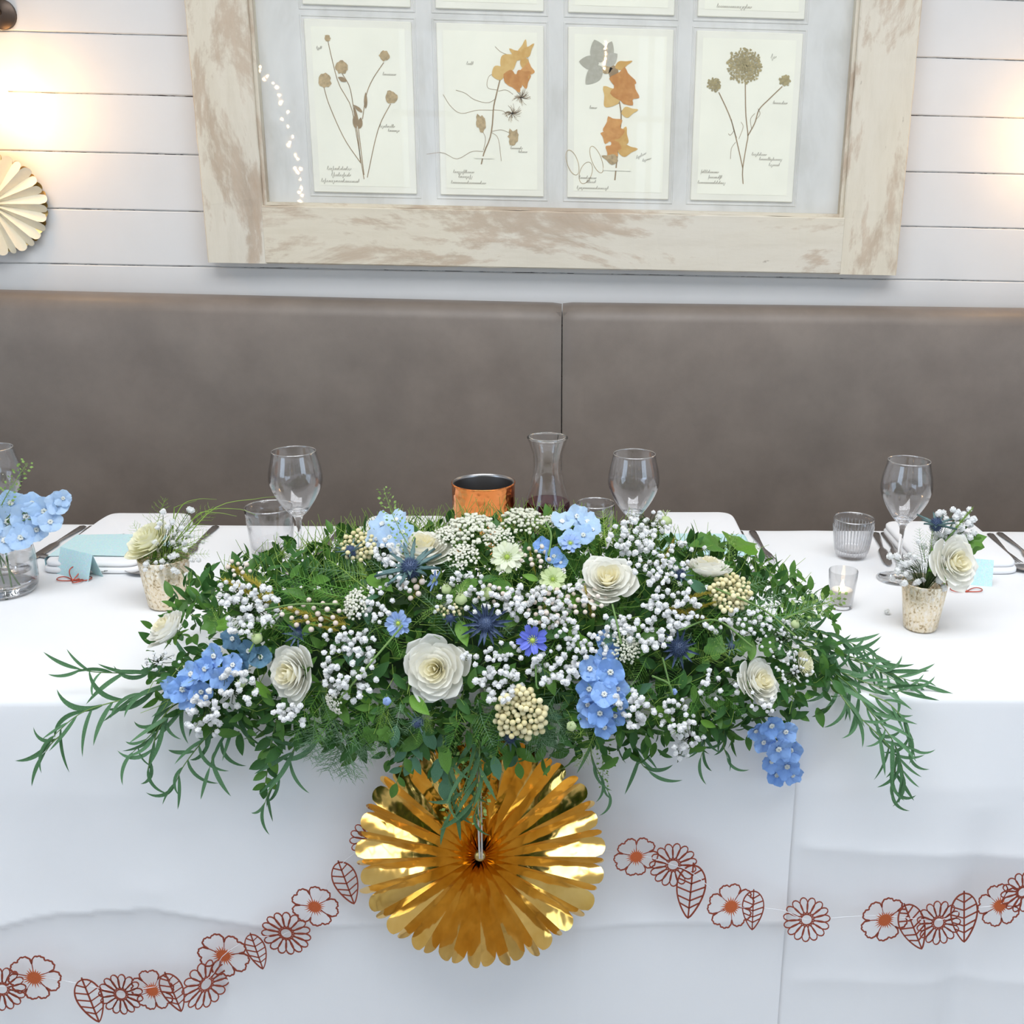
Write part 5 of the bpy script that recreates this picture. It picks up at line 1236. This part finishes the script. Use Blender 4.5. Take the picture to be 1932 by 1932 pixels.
# gypsophila
GY_ = [(660, 1258, 54, 66, 78, 1), (655, 1210, 60, 30, 20, 0), (470, 1150, 58, 52, 60, 1), (450, 1115, 40, 24, 18, 0), (940, 1290, 46, 34, 44, 1), (1045, 1262, 52, 30, 44, 1), (1010, 1140, 66, 38, 56, 1), (930, 1130, 60, 34, 30, 0), (1045, 1195, 52, 34, 34, 0), (1110, 1215, 40, 36, 34, 0),
       (1225, 1185, 56, 44, 60, 1), (1270, 1150, 50, 36, 38, 1), (1262, 1100, 44, 34, 36, 0), (1228, 1060, 44, 34, 32, 0), (1190, 1015, 46, 32, 40, 1), (1225, 985, 44, 20, 26, 0), (1300, 1050, 44, 30, 20, 0), (385, 1352, 34, 44, 34, 1), (440, 1300, 46, 36, 34, 1), (550, 1350, 36, 24, 24, 1), (905, 1250, 40, 26, 14, 0),
       (1190, 1335, 34, 40, 40, 1), (1270, 1350, 40, 34, 30, 0), (1300, 1385, 34, 30, 26, 0), (1440, 1322, 26, 26, 12, 0), (1360, 1290, 44, 34, 14, 0), (1412, 1175, 44, 30, 24, 0), (1475, 1205, 44, 36, 30, 0), (1500, 1262, 40, 34, 40, 0), (725, 1040, 34, 30, 26, 0), (735, 1108, 40, 30, 22, 0), (880, 1095, 34, 20, 12, 0), (1160, 1180, 30, 24, 16, 0), (700, 1150, 34, 30, 20, 0), (1075, 1130, 34, 30, 20, 0), (960, 1228, 44, 26, 16, 0), (300, 1245, 40, 24, 22, 0), (830, 1140, 30, 20, 10, 0), (1330, 1180, 50, 24, 14, 0), (1280, 1420, 20, 14, 9, 0)]
for q in ((1005, 1208, .022), (752, 1176, .018), (957, 1052, .022), (1043, 1094, .018), (918, 1176, .017), (1280, 1222, .014), (982, 1345, .030), (775, 1075, .014)): ROSES.append((S(q[0], q[1], .018)[0], q[2]))
allb = []
for cu, cv, ru, rv, n, big in GY_:
    c, nn = S(cu, cv + rv * .2, -.025); st = MB(); its = []
    for k in range(n):
        a = R(0, 2 * PI); r = math.sqrt(R(0, 1)); u, v = cu + ru * r * math.cos(a), cv + rv * r * math.sin(a)
        P, q = S(u, v, R(.008, .034))
        if not clear_of(P, .8): continue
        its.append((P, q, R(5.0, 7.2) if big else R(3.8, 6.2)))
        st.tube([c, c.lerp(P, .55) + q * .004 + V((R(-.004, .004),) * 3), P], [.0006, .0005, .0004], 3)
    if cu < 345 or cu > 1450:
        its = [(p, q, s * .62) for p, q, s in its]
    o = st.wobj('gypsophila_sprig', M['stem_dark'], AR); allb += [(s * px_m(p), p, q, o) for p, q, s in its]
allb.sort(key=lambda x: -x[0]); rest = MB()
for i, (s, P, q, o) in enumerate(allb):
    d = (q + TOCAM * .6 + V((R(-.6, .6), R(-.6, .6), R(-.6, .6)))).normalized(); Mx = frame(P, d, None, s) @ Matrix.Rotation(R(0, 6), 4, 'Z'); j = i % 3
    if i < 290: inst('blossom', BLM[j], o, Mx)
    else: rest.addmesh(BL[j], Mx)
rest.wobj('small_gypsophila_blossoms', M['gyp'], AR, smooth=False)['kind'] = 'stuff'
# umbels
for u, v, d, f in ((985, 985, 84, None), (890, 1002, 96, None), (940, 1018, 60, None), (875, 1050, 62, None), (672, 1140, 60, cdir(-.4, .3, .7)), (1180, 1224, 56, cdir(.3, .1, .7)), (632, 1326, 46, cdir(-.5, -.3, .5)), (1045, 985, 44, None), (845, 1012, 56, None)): umbel(AR, u, v, d, f)
# heather plumes and feather fronds
for u0, v0, u1, v1, m_ in ((660, 1180, 545, 1150, 'ochre'), (655, 1165, 560, 1172, 'ochre'), (640, 1190, 590, 1178, 'ochre'), (520, 1130, 440, 1072, 'ochre'), (530, 1150, 430, 1098, 'ochre'), (1275, 1160, 1345, 1138, 'ochre'), (1290, 1130, 1350, 1116, 'ochre'), (1340, 1170, 1270, 1148, 'ochre'), (1120, 1170, 1105, 1110, 'ochre'), (1245, 1070, 1270, 1020, 'ochre'), (780, 1130, 795, 1090, 'ochre'), (1020, 1185, 1030, 1140, 'ochre'), (690, 1090, 670, 1035, 'fern_lime'), (1010, 1085, 1000, 1040, 'ochre')):
    put_along(AR, 'heather_plume', random.choice(PLUME[m_]), u0, v0, u1, v1, -.004, .014, 1.15)
FL = [(700, 1120, 560, 1075, 'fern'), (690, 1090, 590, 1060, 'fern_grey'), (720, 1080, 640, 1020, 'fern_grey'), (700, 1130, 600, 1110, 'fern'), (640, 1120, 540, 1100, 'fern'), (610, 1140, 500, 1110, 'fern'), (700, 1110, 620, 1060, 'fern_lime'),
      (880, 1110, 830, 1060, 'fern_grey'), (850, 1130, 800, 1150, 'fern_lime'), (900, 1100, 960, 1090, 'fern'), (1080, 1060, 1120, 1030, 'fern'), (1100, 1100, 1060, 1050, 'fern'), (1180, 1160, 1130, 1140, 'fern'), (1160, 1150, 1200, 1140, 'fern'),
      (1290, 1120, 1370, 1060, 'fern'), (1340, 1130, 1440, 1100, 'fern_grey'), (1380, 1160, 1480, 1120, 'fern_grey'), (1400, 1180, 1510, 1150, 'fern'), (1300, 1250, 1360, 1230, 'fern_lime'), (1290, 1270, 1230, 1300, 'fern'), (1300, 1290, 1360, 1330, 'fern'), (1330, 1250, 1400, 1220, 'fern_lime'), (1270, 1260, 1240, 1230, 'fern_lime'), (1310, 1310, 1280, 1380, 'fern'), (1350, 1300, 1400, 1350, 'fern'),
      (600, 1300, 560, 1390, 'fern'), (640, 1310, 600, 1400, 'fern'), (690, 1310, 660, 1400, 'fern'), (720, 1330, 700, 1420, 'fern'), (420, 1230, 340, 1250, 'fern'), (430, 1200, 400, 1150, 'fern_lime'), (450, 1260, 400, 1230, 'fern_lime'), (930, 1330, 900, 1400, 'fern'), (870, 1340, 850, 1420, 'fern'), (800, 1340, 790, 1400, 'fern'), (760, 1330, 740, 1390, 'fern_grey'), (1060, 1300, 1010, 1380, 'fern_grey'), (900, 1320, 930, 1400, 'fern_grey'),
      (860, 1200, 800, 1130, 'fern_grey'), (840, 1170, 870, 1100, 'fern_lime'), (1010, 1100, 1050, 1050, 'fern_grey'), (1230, 1100, 1200, 1000, 'fern_grey'), (1150, 1030, 1130, 960, 'fern_lime'), (870, 1040, 830, 990, 'fern'), (930, 1040, 960, 990, 'fern'), (1430, 1170, 1560, 1130, 'fern_grey'), (1440, 1200, 1540, 1180, 'fern_grey'), (780, 1040, 720, 980, 'fern_grey'), (560, 1180, 470, 1180, 'fern'), (600, 1220, 540, 1200, 'fern'), (1220, 1240, 1190, 1290, 'fern'), (740, 1220, 700, 1180, 'fern'), (1060, 1240, 1080, 1300, 'fern'), (880, 1210, 900, 1150, 'fern')]
for u0, v0, u1, v1, m_ in FL: put_along(AR, 'fern_frond', random.choice(FR[m_]), u0, v0, u1, v1, .002, .022, 1.1)
for k in range(52):
    u, v = R(470, 1450), R(1040, 1390); q = (u - 960) / 560
    if v > 1390 - 90 * q * q or v < 1010 + 150 * q * q: continue
    a = R(0, 6.28); L = R(45, 80); e = (u + L * math.cos(a), v + L * math.sin(a) + 12)
    if not clear_of(S(*e, .02)[0], 1.05) or not clear_of(S(u, v, .01)[0], 1.0): continue
    put_along(AR, 'fern_frond', random.choice(FR[('fern_lime', 'fern', 'fern', 'fern_grey')[k % 4]]), u, v, *e, .004, .024, 1.0)
for k in range(26):
    u = R(460, 1400); q = (u - 960) / 560; v = R(1295, 1345) - 30 * q * q
    if clear_of(S(u, v, .012)[0], 1.0): put_along(AR, 'fern_frond', random.choice(FR[('fern', 'fern_grey', 'fern_lime')[k % 3]]), u, v, u + R(-30, 30), v + R(35, 65), .004, .014, 1.1)
for u0, v0, u1, v1 in ((620, 1340, 640, 1480), (650, 1350, 610, 1470), (680, 1350, 680, 1440), (590, 1350, 575, 1440), (720, 1340, 735, 1430), (1000, 1330, 1040, 1410), (1020, 1320, 1075, 1400), (980, 1370, 1060, 1430), (1040, 1330, 1010, 1420)):
    put_along(AR, 'dill_frond', random.choice(FRD), u0, v0, u1, v1, .0, .010, 1.1)
# broad leaves
for u0, v0, u1, v1, m_ in ((410, 1185, 372, 1150, 'leaf_mid'), (420, 1190, 430, 1150, 'leaf_bright'), (1400, 1040, 1380, 985, 'leaf_bright'), (1355, 1030, 1290, 1018, 'leaf_mid'), (1340, 1020, 1368, 1012, 'leaf_mid'), (1340, 1235, 1372, 1185, 'leaf_mid'), (1390, 1225, 1430, 1192, 'leaf_mid'), (1440, 1230, 1470, 1190, 'leaf_mid'), (700, 1375, 694, 1418, 'leaf_mid'), (722, 1375, 740, 1415, 'leaf_mid'), (1460, 1220, 1490, 1240, 'leaf_dark')):
    put_along(AR, 'broad_leaf', IVY[m_], u0, v0, u1, v1, .008, .018, .78)
for k in range(150):
    u, v = R(440, 1480), R(1080, 1400); q = (u - 960) / 560
    if v > 1400 - 90 * q * q or v < 1010 + 150 * q * q: continue
    a = R(0, 6.28); L = R(26, 48)
    if not clear_of(S(u + L * .6 * math.cos(a), v + L * .6 * math.sin(a), .01)[0], 1.1): continue
    put_along(AR, 'filler_leaf', OVM[random.choice(('leaf_dark', 'leaf_mid', 'leaf_blue', 'leaf_mid', 'leaf_bright'))], u, v, u + L * math.cos(a), v + L * math.sin(a), .002, R(.004, .020), 1.0)
# trailing sprigs
def TP(px): return [onY(u, v, Y) for u, v, Y in px]
W1 = [(430, 1255, .02), (340, 1290, -.02), (250, 1315, -.035), (160, 1342, -.045), (110, 1380, -.05), (95, 1400, -.052)]
sprig(AR, TP(W1), .072, .0095, 'willow_sprig', .55)
sprig(AR, TP([(440, 1270, .02), (330, 1270, .01), (250, 1270, .005), (180, 1268, .0), (150, 1262, .0)]), .062, .010, 'willow_sprig', .5, hang=.2)
sprig(AR, TP([(420, 1300, .0), (330, 1330, -.03), (290, 1380, -.045), (250, 1420, -.05)]), .058, .011, 'willow_sprig', .6)
sprig(AR, TP([(480, 1310, -.01), (400, 1380, -.045), (350, 1440, -.05), (330, 1480, -.052)]), .060, .0095, 'willow_sprig', .55)
sprig(AR, TP([(470, 1330, -.02), (430, 1380, -.045), (405, 1420, -.05), (395, 1450, -.052)]), .058, .012, 'willow_sprig', .4)
sprig(AR, TP([(380, 1320, -.02), (310, 1360, -.045), (285, 1420, -.05), (280, 1450, -.052)]), .056, .011, 'willow_sprig', .4)
sprig(AR, TP([(130, 1375, -.048), (100, 1400, -.05), (85, 1420, -.052)]), .062, .022, 'willow_sprig', .35)
sprig(AR, TP([(530, 1330, -.03), (512, 1400, -.052), (505, 1450, -.055), (500, 1480, -.055)]), .030, .0065, 'myrtle_sprig', .9, [OVM['leaf_mid'], OVM['leaf_dark']], .0014)
sprig(AR, TP([(560, 1400, -.05), (540, 1450, -.055), (510, 1490, -.058), (498, 1520, -.058)]), .056, .012, 'willow_sprig', .4)
sprig(AR, TP([(640, 1340, -.05), (600, 1390, -.055), (550, 1420, -.058)]), .07, .02, 'willow_sprig', .5, hang=.1)
# right trails
for px, L, gap in (([(1470, 1200, .08), (1540, 1215, .06), (1620, 1245, .04), (1690, 1275, .03), (1735, 1290, .02)], .064, .0065), ([(1480, 1190, .10), (1550, 1195, .09), (1610, 1215, .08), (1660, 1245, .06)], .058, .0075), ([(1500, 1230, .05), (1570, 1260, .03), (1640, 1290, .01), (1700, 1305, -.01)], .060, .007),
                   ([(1530, 1240, .04), (1600, 1290, .0), (1640, 1340, -.03), (1680, 1390, -.05), (1700, 1440, -.055), (1705, 1465, -.056)], .060, .0065), ([(1560, 1270, .02), (1600, 1330, -.03), (1640, 1370, -.045), (1670, 1400, -.05), (1690, 1430, -.055)], .056, .008), ([(1640, 1310, -.02), (1680, 1330, -.035), (1710, 1370, -.045), (1715, 1420, -.05)], .052, .010), ([(1690, 1430, -.052), (1688, 1465, -.055), (1684, 1490, -.056)], .056, .0095), ([(1505, 1215, .06), (1580, 1235, .05), (1650, 1262, .035), (1700, 1290, .02)], .062, .0075)):
    sprig(AR, TP(px), L, gap, 'willow_sprig', .55)
# trails over the gold fan
FY_ = -.088
sprig(AR, TP([(900, 1350, -.07), (905, 1420, FY_), (900, 1480, FY_), (890, 1520, FY_)]), .066, .016, 'willow_sprig', .4, [OVM['leaf_blue']] * 0 or LANCE)
sprig(AR, TP([(850, 1370, -.075), (845, 1430, FY_), (850, 1480, FY_), (855, 1510, FY_)]), .056, .016, 'willow_sprig', .45)
sprig(AR, TP([(780, 1370, -.06), (770, 1410, FY_), (758, 1450, FY_), (748, 1478, FY_)]), .030, .012, 'eucalyptus_sprig', .8, [OVM['leaf_blue'], OVM['leaf_mid']])
sprig(AR, TP([(965, 1390, -.07), (975, 1420, FY_), (978, 1440, FY_)]), .032, .009, 'eucalyptus_sprig', .8, [OVM['leaf_blue'], OVM['leaf_mid']])
sprig(AR, TP([(915, 1360, -.075), (890, 1440, FY_), (870, 1500, FY_), (850, 1535, FY_)]), .062, .017, 'willow_sprig', .4)
sprig(AR, TP([(890, 1370, -.075), (908, 1450, FY_), (902, 1510, FY_), (896, 1535, FY_)]), .050, .020, 'willow_sprig', .35)
sprig(AR, TP([(840, 1360, -.07), (835, 1420, FY_), (838, 1470, FY_)]), .045, .014, 'eucalyptus_sprig', .5, [OVM['leaf_blue'], OVM['leaf_mid']])
sprig(AR, TP([(820, 1350, -.07), (800, 1390, -.085), (780, 1430, FY_)]), .036, .009, 'myrtle_sprig', .8, [OVM['leaf_mid'], OVM['leaf_dark'], OVM['leaf_blue']])
sprig(AR, TP([(930, 1340, -.07), (945, 1390, -.085), (930, 1430, FY_)]), .036, .009, 'myrtle_sprig', .8, [OVM['leaf_mid'], OVM['leaf_dark'], OVM['leaf_blue']])
sprig(AR, TP([(1125, 1380, -.05), (1115, 1420, -.055), (1135, 1470, -.056), (1148, 1495, -.056)]), .05, .014, 'willow_sprig', .35)
sprig(AR, TP([(1180, 1380, -.045), (1200, 1410, -.052), (1210, 1440, -.055), (1225, 1455, -.056)]), .060, .013, 'willow_sprig', .6, hang=.2)
sprig(AR, TP([(1330, 1340, -.04), (1330, 1400, -.05), (1322, 1430, -.052)]), .05, .012, 'willow_sprig', .4)
sprig(AR, TP([(1370, 1340, -.04), (1365, 1400, -.05), (1372, 1430, -.052)]), .048, .012, 'willow_sprig', .4)
for a, b in (((880, 1340, -.07), (848, 1545, FY_)), ((930, 1330, -.07), (880, 1470, FY_)), ((860, 1350, -.07), (815, 1480, FY_)), ((905, 1380, -.075), (900, 1555, FY_)), ((900, 1310, -.075), (925, 1420, -.088)), ((1130, 1390, -.05), (1146, 1490, -.056)), ((760, 1340, -.06), (770, 1440, -.08)), ((1190, 1230, -.07), (1185, 1300, -.07)), ((870, 1300, -.08), (840, 1400, -.08))):
    A, B = onY(*a[:2], a[2]), onY(*b[:2], b[2]); inst('cress_stalk', random.choice(CRESS), AR, along(A, A + (B - A).normalized(), TOCAM, (B - A).length))
A = S(790, 1060, 0)[0]; B = onY(727, 920, A.y + .02); inst('cress_stalk', CRESS[0], AR, along(A, A + (B - A).normalized(), TOCAM, (B - A).length))
for a, b in (((1380, 1240), (1330, 1180)), ((1480, 1180), (1585, 1110)), ((780, 1180), (820, 1150)), ((1300, 1110), (1250, 1090)), ((1375, 1060), (1390, 1010))):
    put_along(AR, 'cress_stalk', random.choice(CRESS), *a, *b, .01, .022, 1.0)
# arching green stems
for px in ([(1155, 1140), (1165, 1180), (1172, 1215)], [(1230, 1275), (1262, 1290), (1268, 1310), (1250, 1240)], [(640, 1320), (700, 1250), (760, 1180)], [(1350, 1110), (1440, 1150), (1500, 1200)], [(1010, 1235), (1012, 1290), (1016, 1300)], [(500, 1150), (560, 1140), (640, 1140)], [(1035, 1050), (1040, 1010), (1030, 985)], [(470, 1230), (500, 1180), (540, 1150)], [(1280, 1190), (1350, 1170), (1420, 1220)]):
    MB().tube(bez([S(u, v, .022)[0] for u, v in px], 14), .0013, 5).wobj('bare_stem', M['stem'], AR)

# ------------------------------------------------------------------ votive posies and jar
def votive(u, v, H, D, Db, lab):
    P = onZ(u, v, .75 + H); z = tz(P.x); t = empty('votive_vase', (P.x, P.y, z), lab, 'vase')
    rib = lambda a, zz: 1 + .012 * math.cos(a * 22)
    MB().lathe([(.0003, .0006), (Db / 2 * .9, .0006), (Db / 2, .004), (D / 2, H - .001), (D / 2 - .0008, H), (D / 2 - .0018, H - .001), (Db / 2 - .002, .006), (.0003, .005)], 110, rib=rib).obj('cup', M['mercury'], t, WM[t.name].copy())
    return t, V((P.x, P.y, z + H))
def posy_gyp(root, C, spots, rmm):
    st = MB(); o = None; its = []
    for du, dv, dz in spots:
        P = C + CR * du * .00085 + CU * dv * .00085 + TOCAM * dz; its.append(P); st.tube([C - V((0, 0, .02)), C.lerp(P, .5) + V((0, 0, .004)), P], .0005, 3)
    o = st.wobj('gypsophila_sprig', M['stem_dark'], root)
    for P in its: inst('blossom', random.choice(BLM), o, frame(P, TOCAM + V((R(-.5, .5), R(-.5, .5), R(-.5, .5))), None, rmm * R(.8, 1.2)))
# fennel votive
lv, C = votive(308, 1052, .078, .073, .056, 'gold speckled votive glass holding the fennel and cream rose posy')
p1 = empty('flower_posy', C, 'small posy of cream rose, wispy fennel and gypsophila in speckled votive', 'posy')
u_, v_ = 0, 0
rose(p1, C + CR * -.018 + V((0, 0, .024)), cdir(-.35, .60, .6), .078, .4, True)
posy_gyp(p1, C, [(R(-10, 70), R(-30, 90), R(-.01, .03)) for k in range(34)] + [(R(-20, 40), R(-25, 5), R(.02, .04)) for k in range(14)], .0042)
for k in range(9):
    a = R(-.1, PI + .1); L = R(.06, .115); B = C + CR * math.cos(a) * L + CU * (math.sin(a) * L * .75 + .01) + TOCAM * R(-.03, .03); A = C + V((R(-.02, .02), R(-.02, .02), -.01))
    inst('fennel_frond', random.choice(FR['fern_lime']), p1, along(A, A + (B - A).normalized(), TOCAM + V((R(-.5, .5), 0, R(-.5, .5))), L))
for k in range(5):
    A = C + V((R(-.015, .015), 0, -.005)); B = C + CR * (.02 + .03 * k) + CU * (.075 + .012 * math.sin(k * 2)); M2 = (A + B) / 2 + CU * .03
    MB().tube(bez([A, M2, B, B + CR * .03 + CU * R(-.01, .012)], 14), [.0011 * (1 - i / 18) for i in range(15)], 4).wobj('fennel_stem', M['fern_lime'], p1)
# thistle votive
rv, C = votive(1746, 1094, .076, .068, .050, 'gold speckled votive glass holding the white rose and thistle posy')
p2 = empty('flower_posy', C, 'small posy of white rose, sea holly and gypsophila in speckled votive', 'posy')
Rp = onY(1797, 1062, C.y - .035); rose(p2, Rp, cdir(.40, .15, .80), 112 * px_m(Rp), .8)
posy_gyp(p2, C, [(R(-45, 45), R(-15, 70), R(-.02, .035)) for k in range(40)] + [(R(20, 90), R(50, 125), R(-.03, .0)) for k in range(80)] + [(R(-75, -25), R(-5, 45), R(0, .03)) for k in range(16)], .0052)
thistle(p2, 0, 0, 66, cdir(.05, .9, .3), 0, 11, .9, P=onY(1766, 992, C.y + .01))
for a, b, m_ in (((1757, 1060), (1765, 1000), 'fern_lime'), ((1750, 1070), (1740, 1010), 'fern'), ((1750, 1090), (1738, 1062), 'fern')):
    A, B = onY(*a, C.y), onY(*b, C.y); inst('fern_frond', FR[m_][0], p2, along(A, A + (B - A).normalized(), TOCAM, (B - A).length * 1.2))
A, B = onY(1760, 1050, C.y), onY(1838, 955, C.y); inst('goldenrod_plume', PLUME['fern_lime'][0], p2, along(A.lerp(B, .52), A.lerp(B, .52) + (B - A).normalized(), TOCAM, (B - A).length * .48))
MB().tube([C, A, A.lerp(B, .55)], .0012, 5).wobj('goldenrod_stem', M['stem'], p2)
A, B = onY(1800, 1020, C.y + .02), onY(1862, 1030, C.y + .02); MB().tube([C, C.lerp(A, .6) + V((0, 0, .02)), A], .001, 5).wobj('ivy_stem', M['stem'], p2)
for d in (.9, -.2): inst('ivy_leaf', IVY['leaf_mid'], p2, along(A.lerp(B, .4), B + V((0, 0, d * .02)), TOCAM + V((0, 0, .8 * d)), .032))
# jar
P = onZ(-8, 1002, .75 + .10); z = tz(P.x); t = empty('glass_jar', (P.x, P.y, z), 'clear rounded glass jar holding the pale blue delphinium', 'jar')
jp = bez([V(q + (0,)) for q in ((.030, .0005), (.044, .004), (.0485, .018), (.0488, .05), (.046, .075), (.037, .088), (.0355, .094), (.0365, .102))], 40)
MB().lathe([(.0003, .0006)] + [(q.x, q.y) for q in jp], 56).obj('wall', M['glass'], t, WM[t.name].copy())
MB().lathe([(q.x - .0025, max(q.y, .008)) for q in jp[3:]], 56).obj('inner_wall', M['glass'], t, WM[t.name].copy())
MB().lathe([(.0003, .001), (.042, .001), (.046, .010), (.042, .013), (.0003, .009)], 48).obj('base', M['glass_thick'], t, WM[t.name].copy())
for zz in (.094, .099): MB().lathe([(.0368 + .0012 * math.cos(a), zz + .0012 * math.sin(a)) for a in [2 * PI * i / 8 for i in range(9)]], 48).obj('rim_thread', M['glass_thick'], t, WM[t.name].copy())
MB().lathe([(.0448, .052), (.0003, .052)], 48).obj('water_surface', M['water'], t, WM[t.name].copy())
C = V((P.x, P.y, z + .10)); p3 = empty('flower_posy', C, 'bunch of pale blue delphinium, gypsophila and cress in the glass jar', 'posy')
o = None; st = MB(); fl = []
for u, v, d, dy in ((15, 985, 60, .0), (50, 975, 58, -.01), (85, 965, 56, -.02), (110, 950, 46, -.02), (70, 1000, 50, -.02), (40, 1015, 54, -.03), (10, 1020, 56, -.03), (95, 985, 44, -.03), (20, 950, 50, .02), (120, 940, 34, -.02), (-20, 1000, 56, -.02), (60, 950, 44, .0)):
    Q = onY(u, v, C.y + dy); fl.append((Q, d)); st.tube([C - V((0, 0, .06)), C, C.lerp(Q, .6) + V((0, 0, .01)), Q], .001, 4)
o = st.wobj('delphinium_spike', M['stem'], p3)
for Q, d in fl:
    s = d / 2 * px_m(Q); inst('floret', random.choice(FLOR['delph_pale']), o, frame(Q, TOCAM + CR * R(-.2, .7) + CU * R(-.4, .7)) @ Matrix.Rotation(R(0, 6), 4, 'Z') @ Matrix.Diagonal((s, s, s, 1)))
posy_gyp(p3, C, [(R(-40, 20), R(-10, 70), R(-.0, .04)) for k in range(40)], .004)
A, B = C, onY(44, 872, C.y + .02); inst('cress_stalk', CRESS[1], p3, along(A, A + (B - A).normalized(), TOCAM, (B - A).length))
for k in range(4): MB().tube([C + V((R(-.015, .015), R(-.015, .015), 0)), C + V((R(-.025, .025), R(-.025, .025), -.092))], .0013, 5).wobj('stem', M['stem'], p3)

fb_ = onZ(1674, 1153, .7545); tag(inst('fallen_blossom', BLM[0], None, frame(V((fb_.x, fb_.y, tz(fb_.x) + .0046)), (.3, -.4, 1), None, .0052)), 'single white gypsophila blossom fallen on cloth beside a speckled votive', 'blossom')
# ------------------------------------------------------------------ fairy lights in the room behind (seen mirrored in the picture glass)
def mirrored(u, v, Y):
    d = ray(u, v); g = onY(u, v, GY); d = V((d.x, -d.y, d.z)); return g + d * ((Y - g.y) / d.y)
def fairy(name, px, n, jit, lab, Y):
    pts = bez([mirrored(u, v, Y) for u, v in px], n); t = empty(name, (pts[0].x, Y, 0), lab, 'fairy lights')
    top = V((pts[0].x, Y, RZ1 - .001)); MB().tube([top] + pts, .0012, 4).wobj('wire', M['lamp_metal'], t)
    bm1 = ico(1, 0, 1).mesh('fairy_bulb', M['fairy'])
    for p in pts: inst('fairy_bulb', bm1, t, frame(p + V((R(-jit, jit), R(-jit, jit), R(-jit, jit))), (0, 0, 1), None, R(.0040, .0065)))
fairy('fairy_light_string_offscreen', [(478, 128), (500, 140), (520, 165), (535, 200), (545, 250), (556, 300), (567, 330), (566, 360), (560, 384)], 30, .025, 'arched string of warm fairy lights mirrored at the edge of the picture glass', -3.4)
fairy('fairy_light_drop_offscreen', [(1143, 78), (1143, 100), (1140, 128)], 9, .005, 'short drop of warm fairy lights mirrored over the orange leaf card', -3.4)
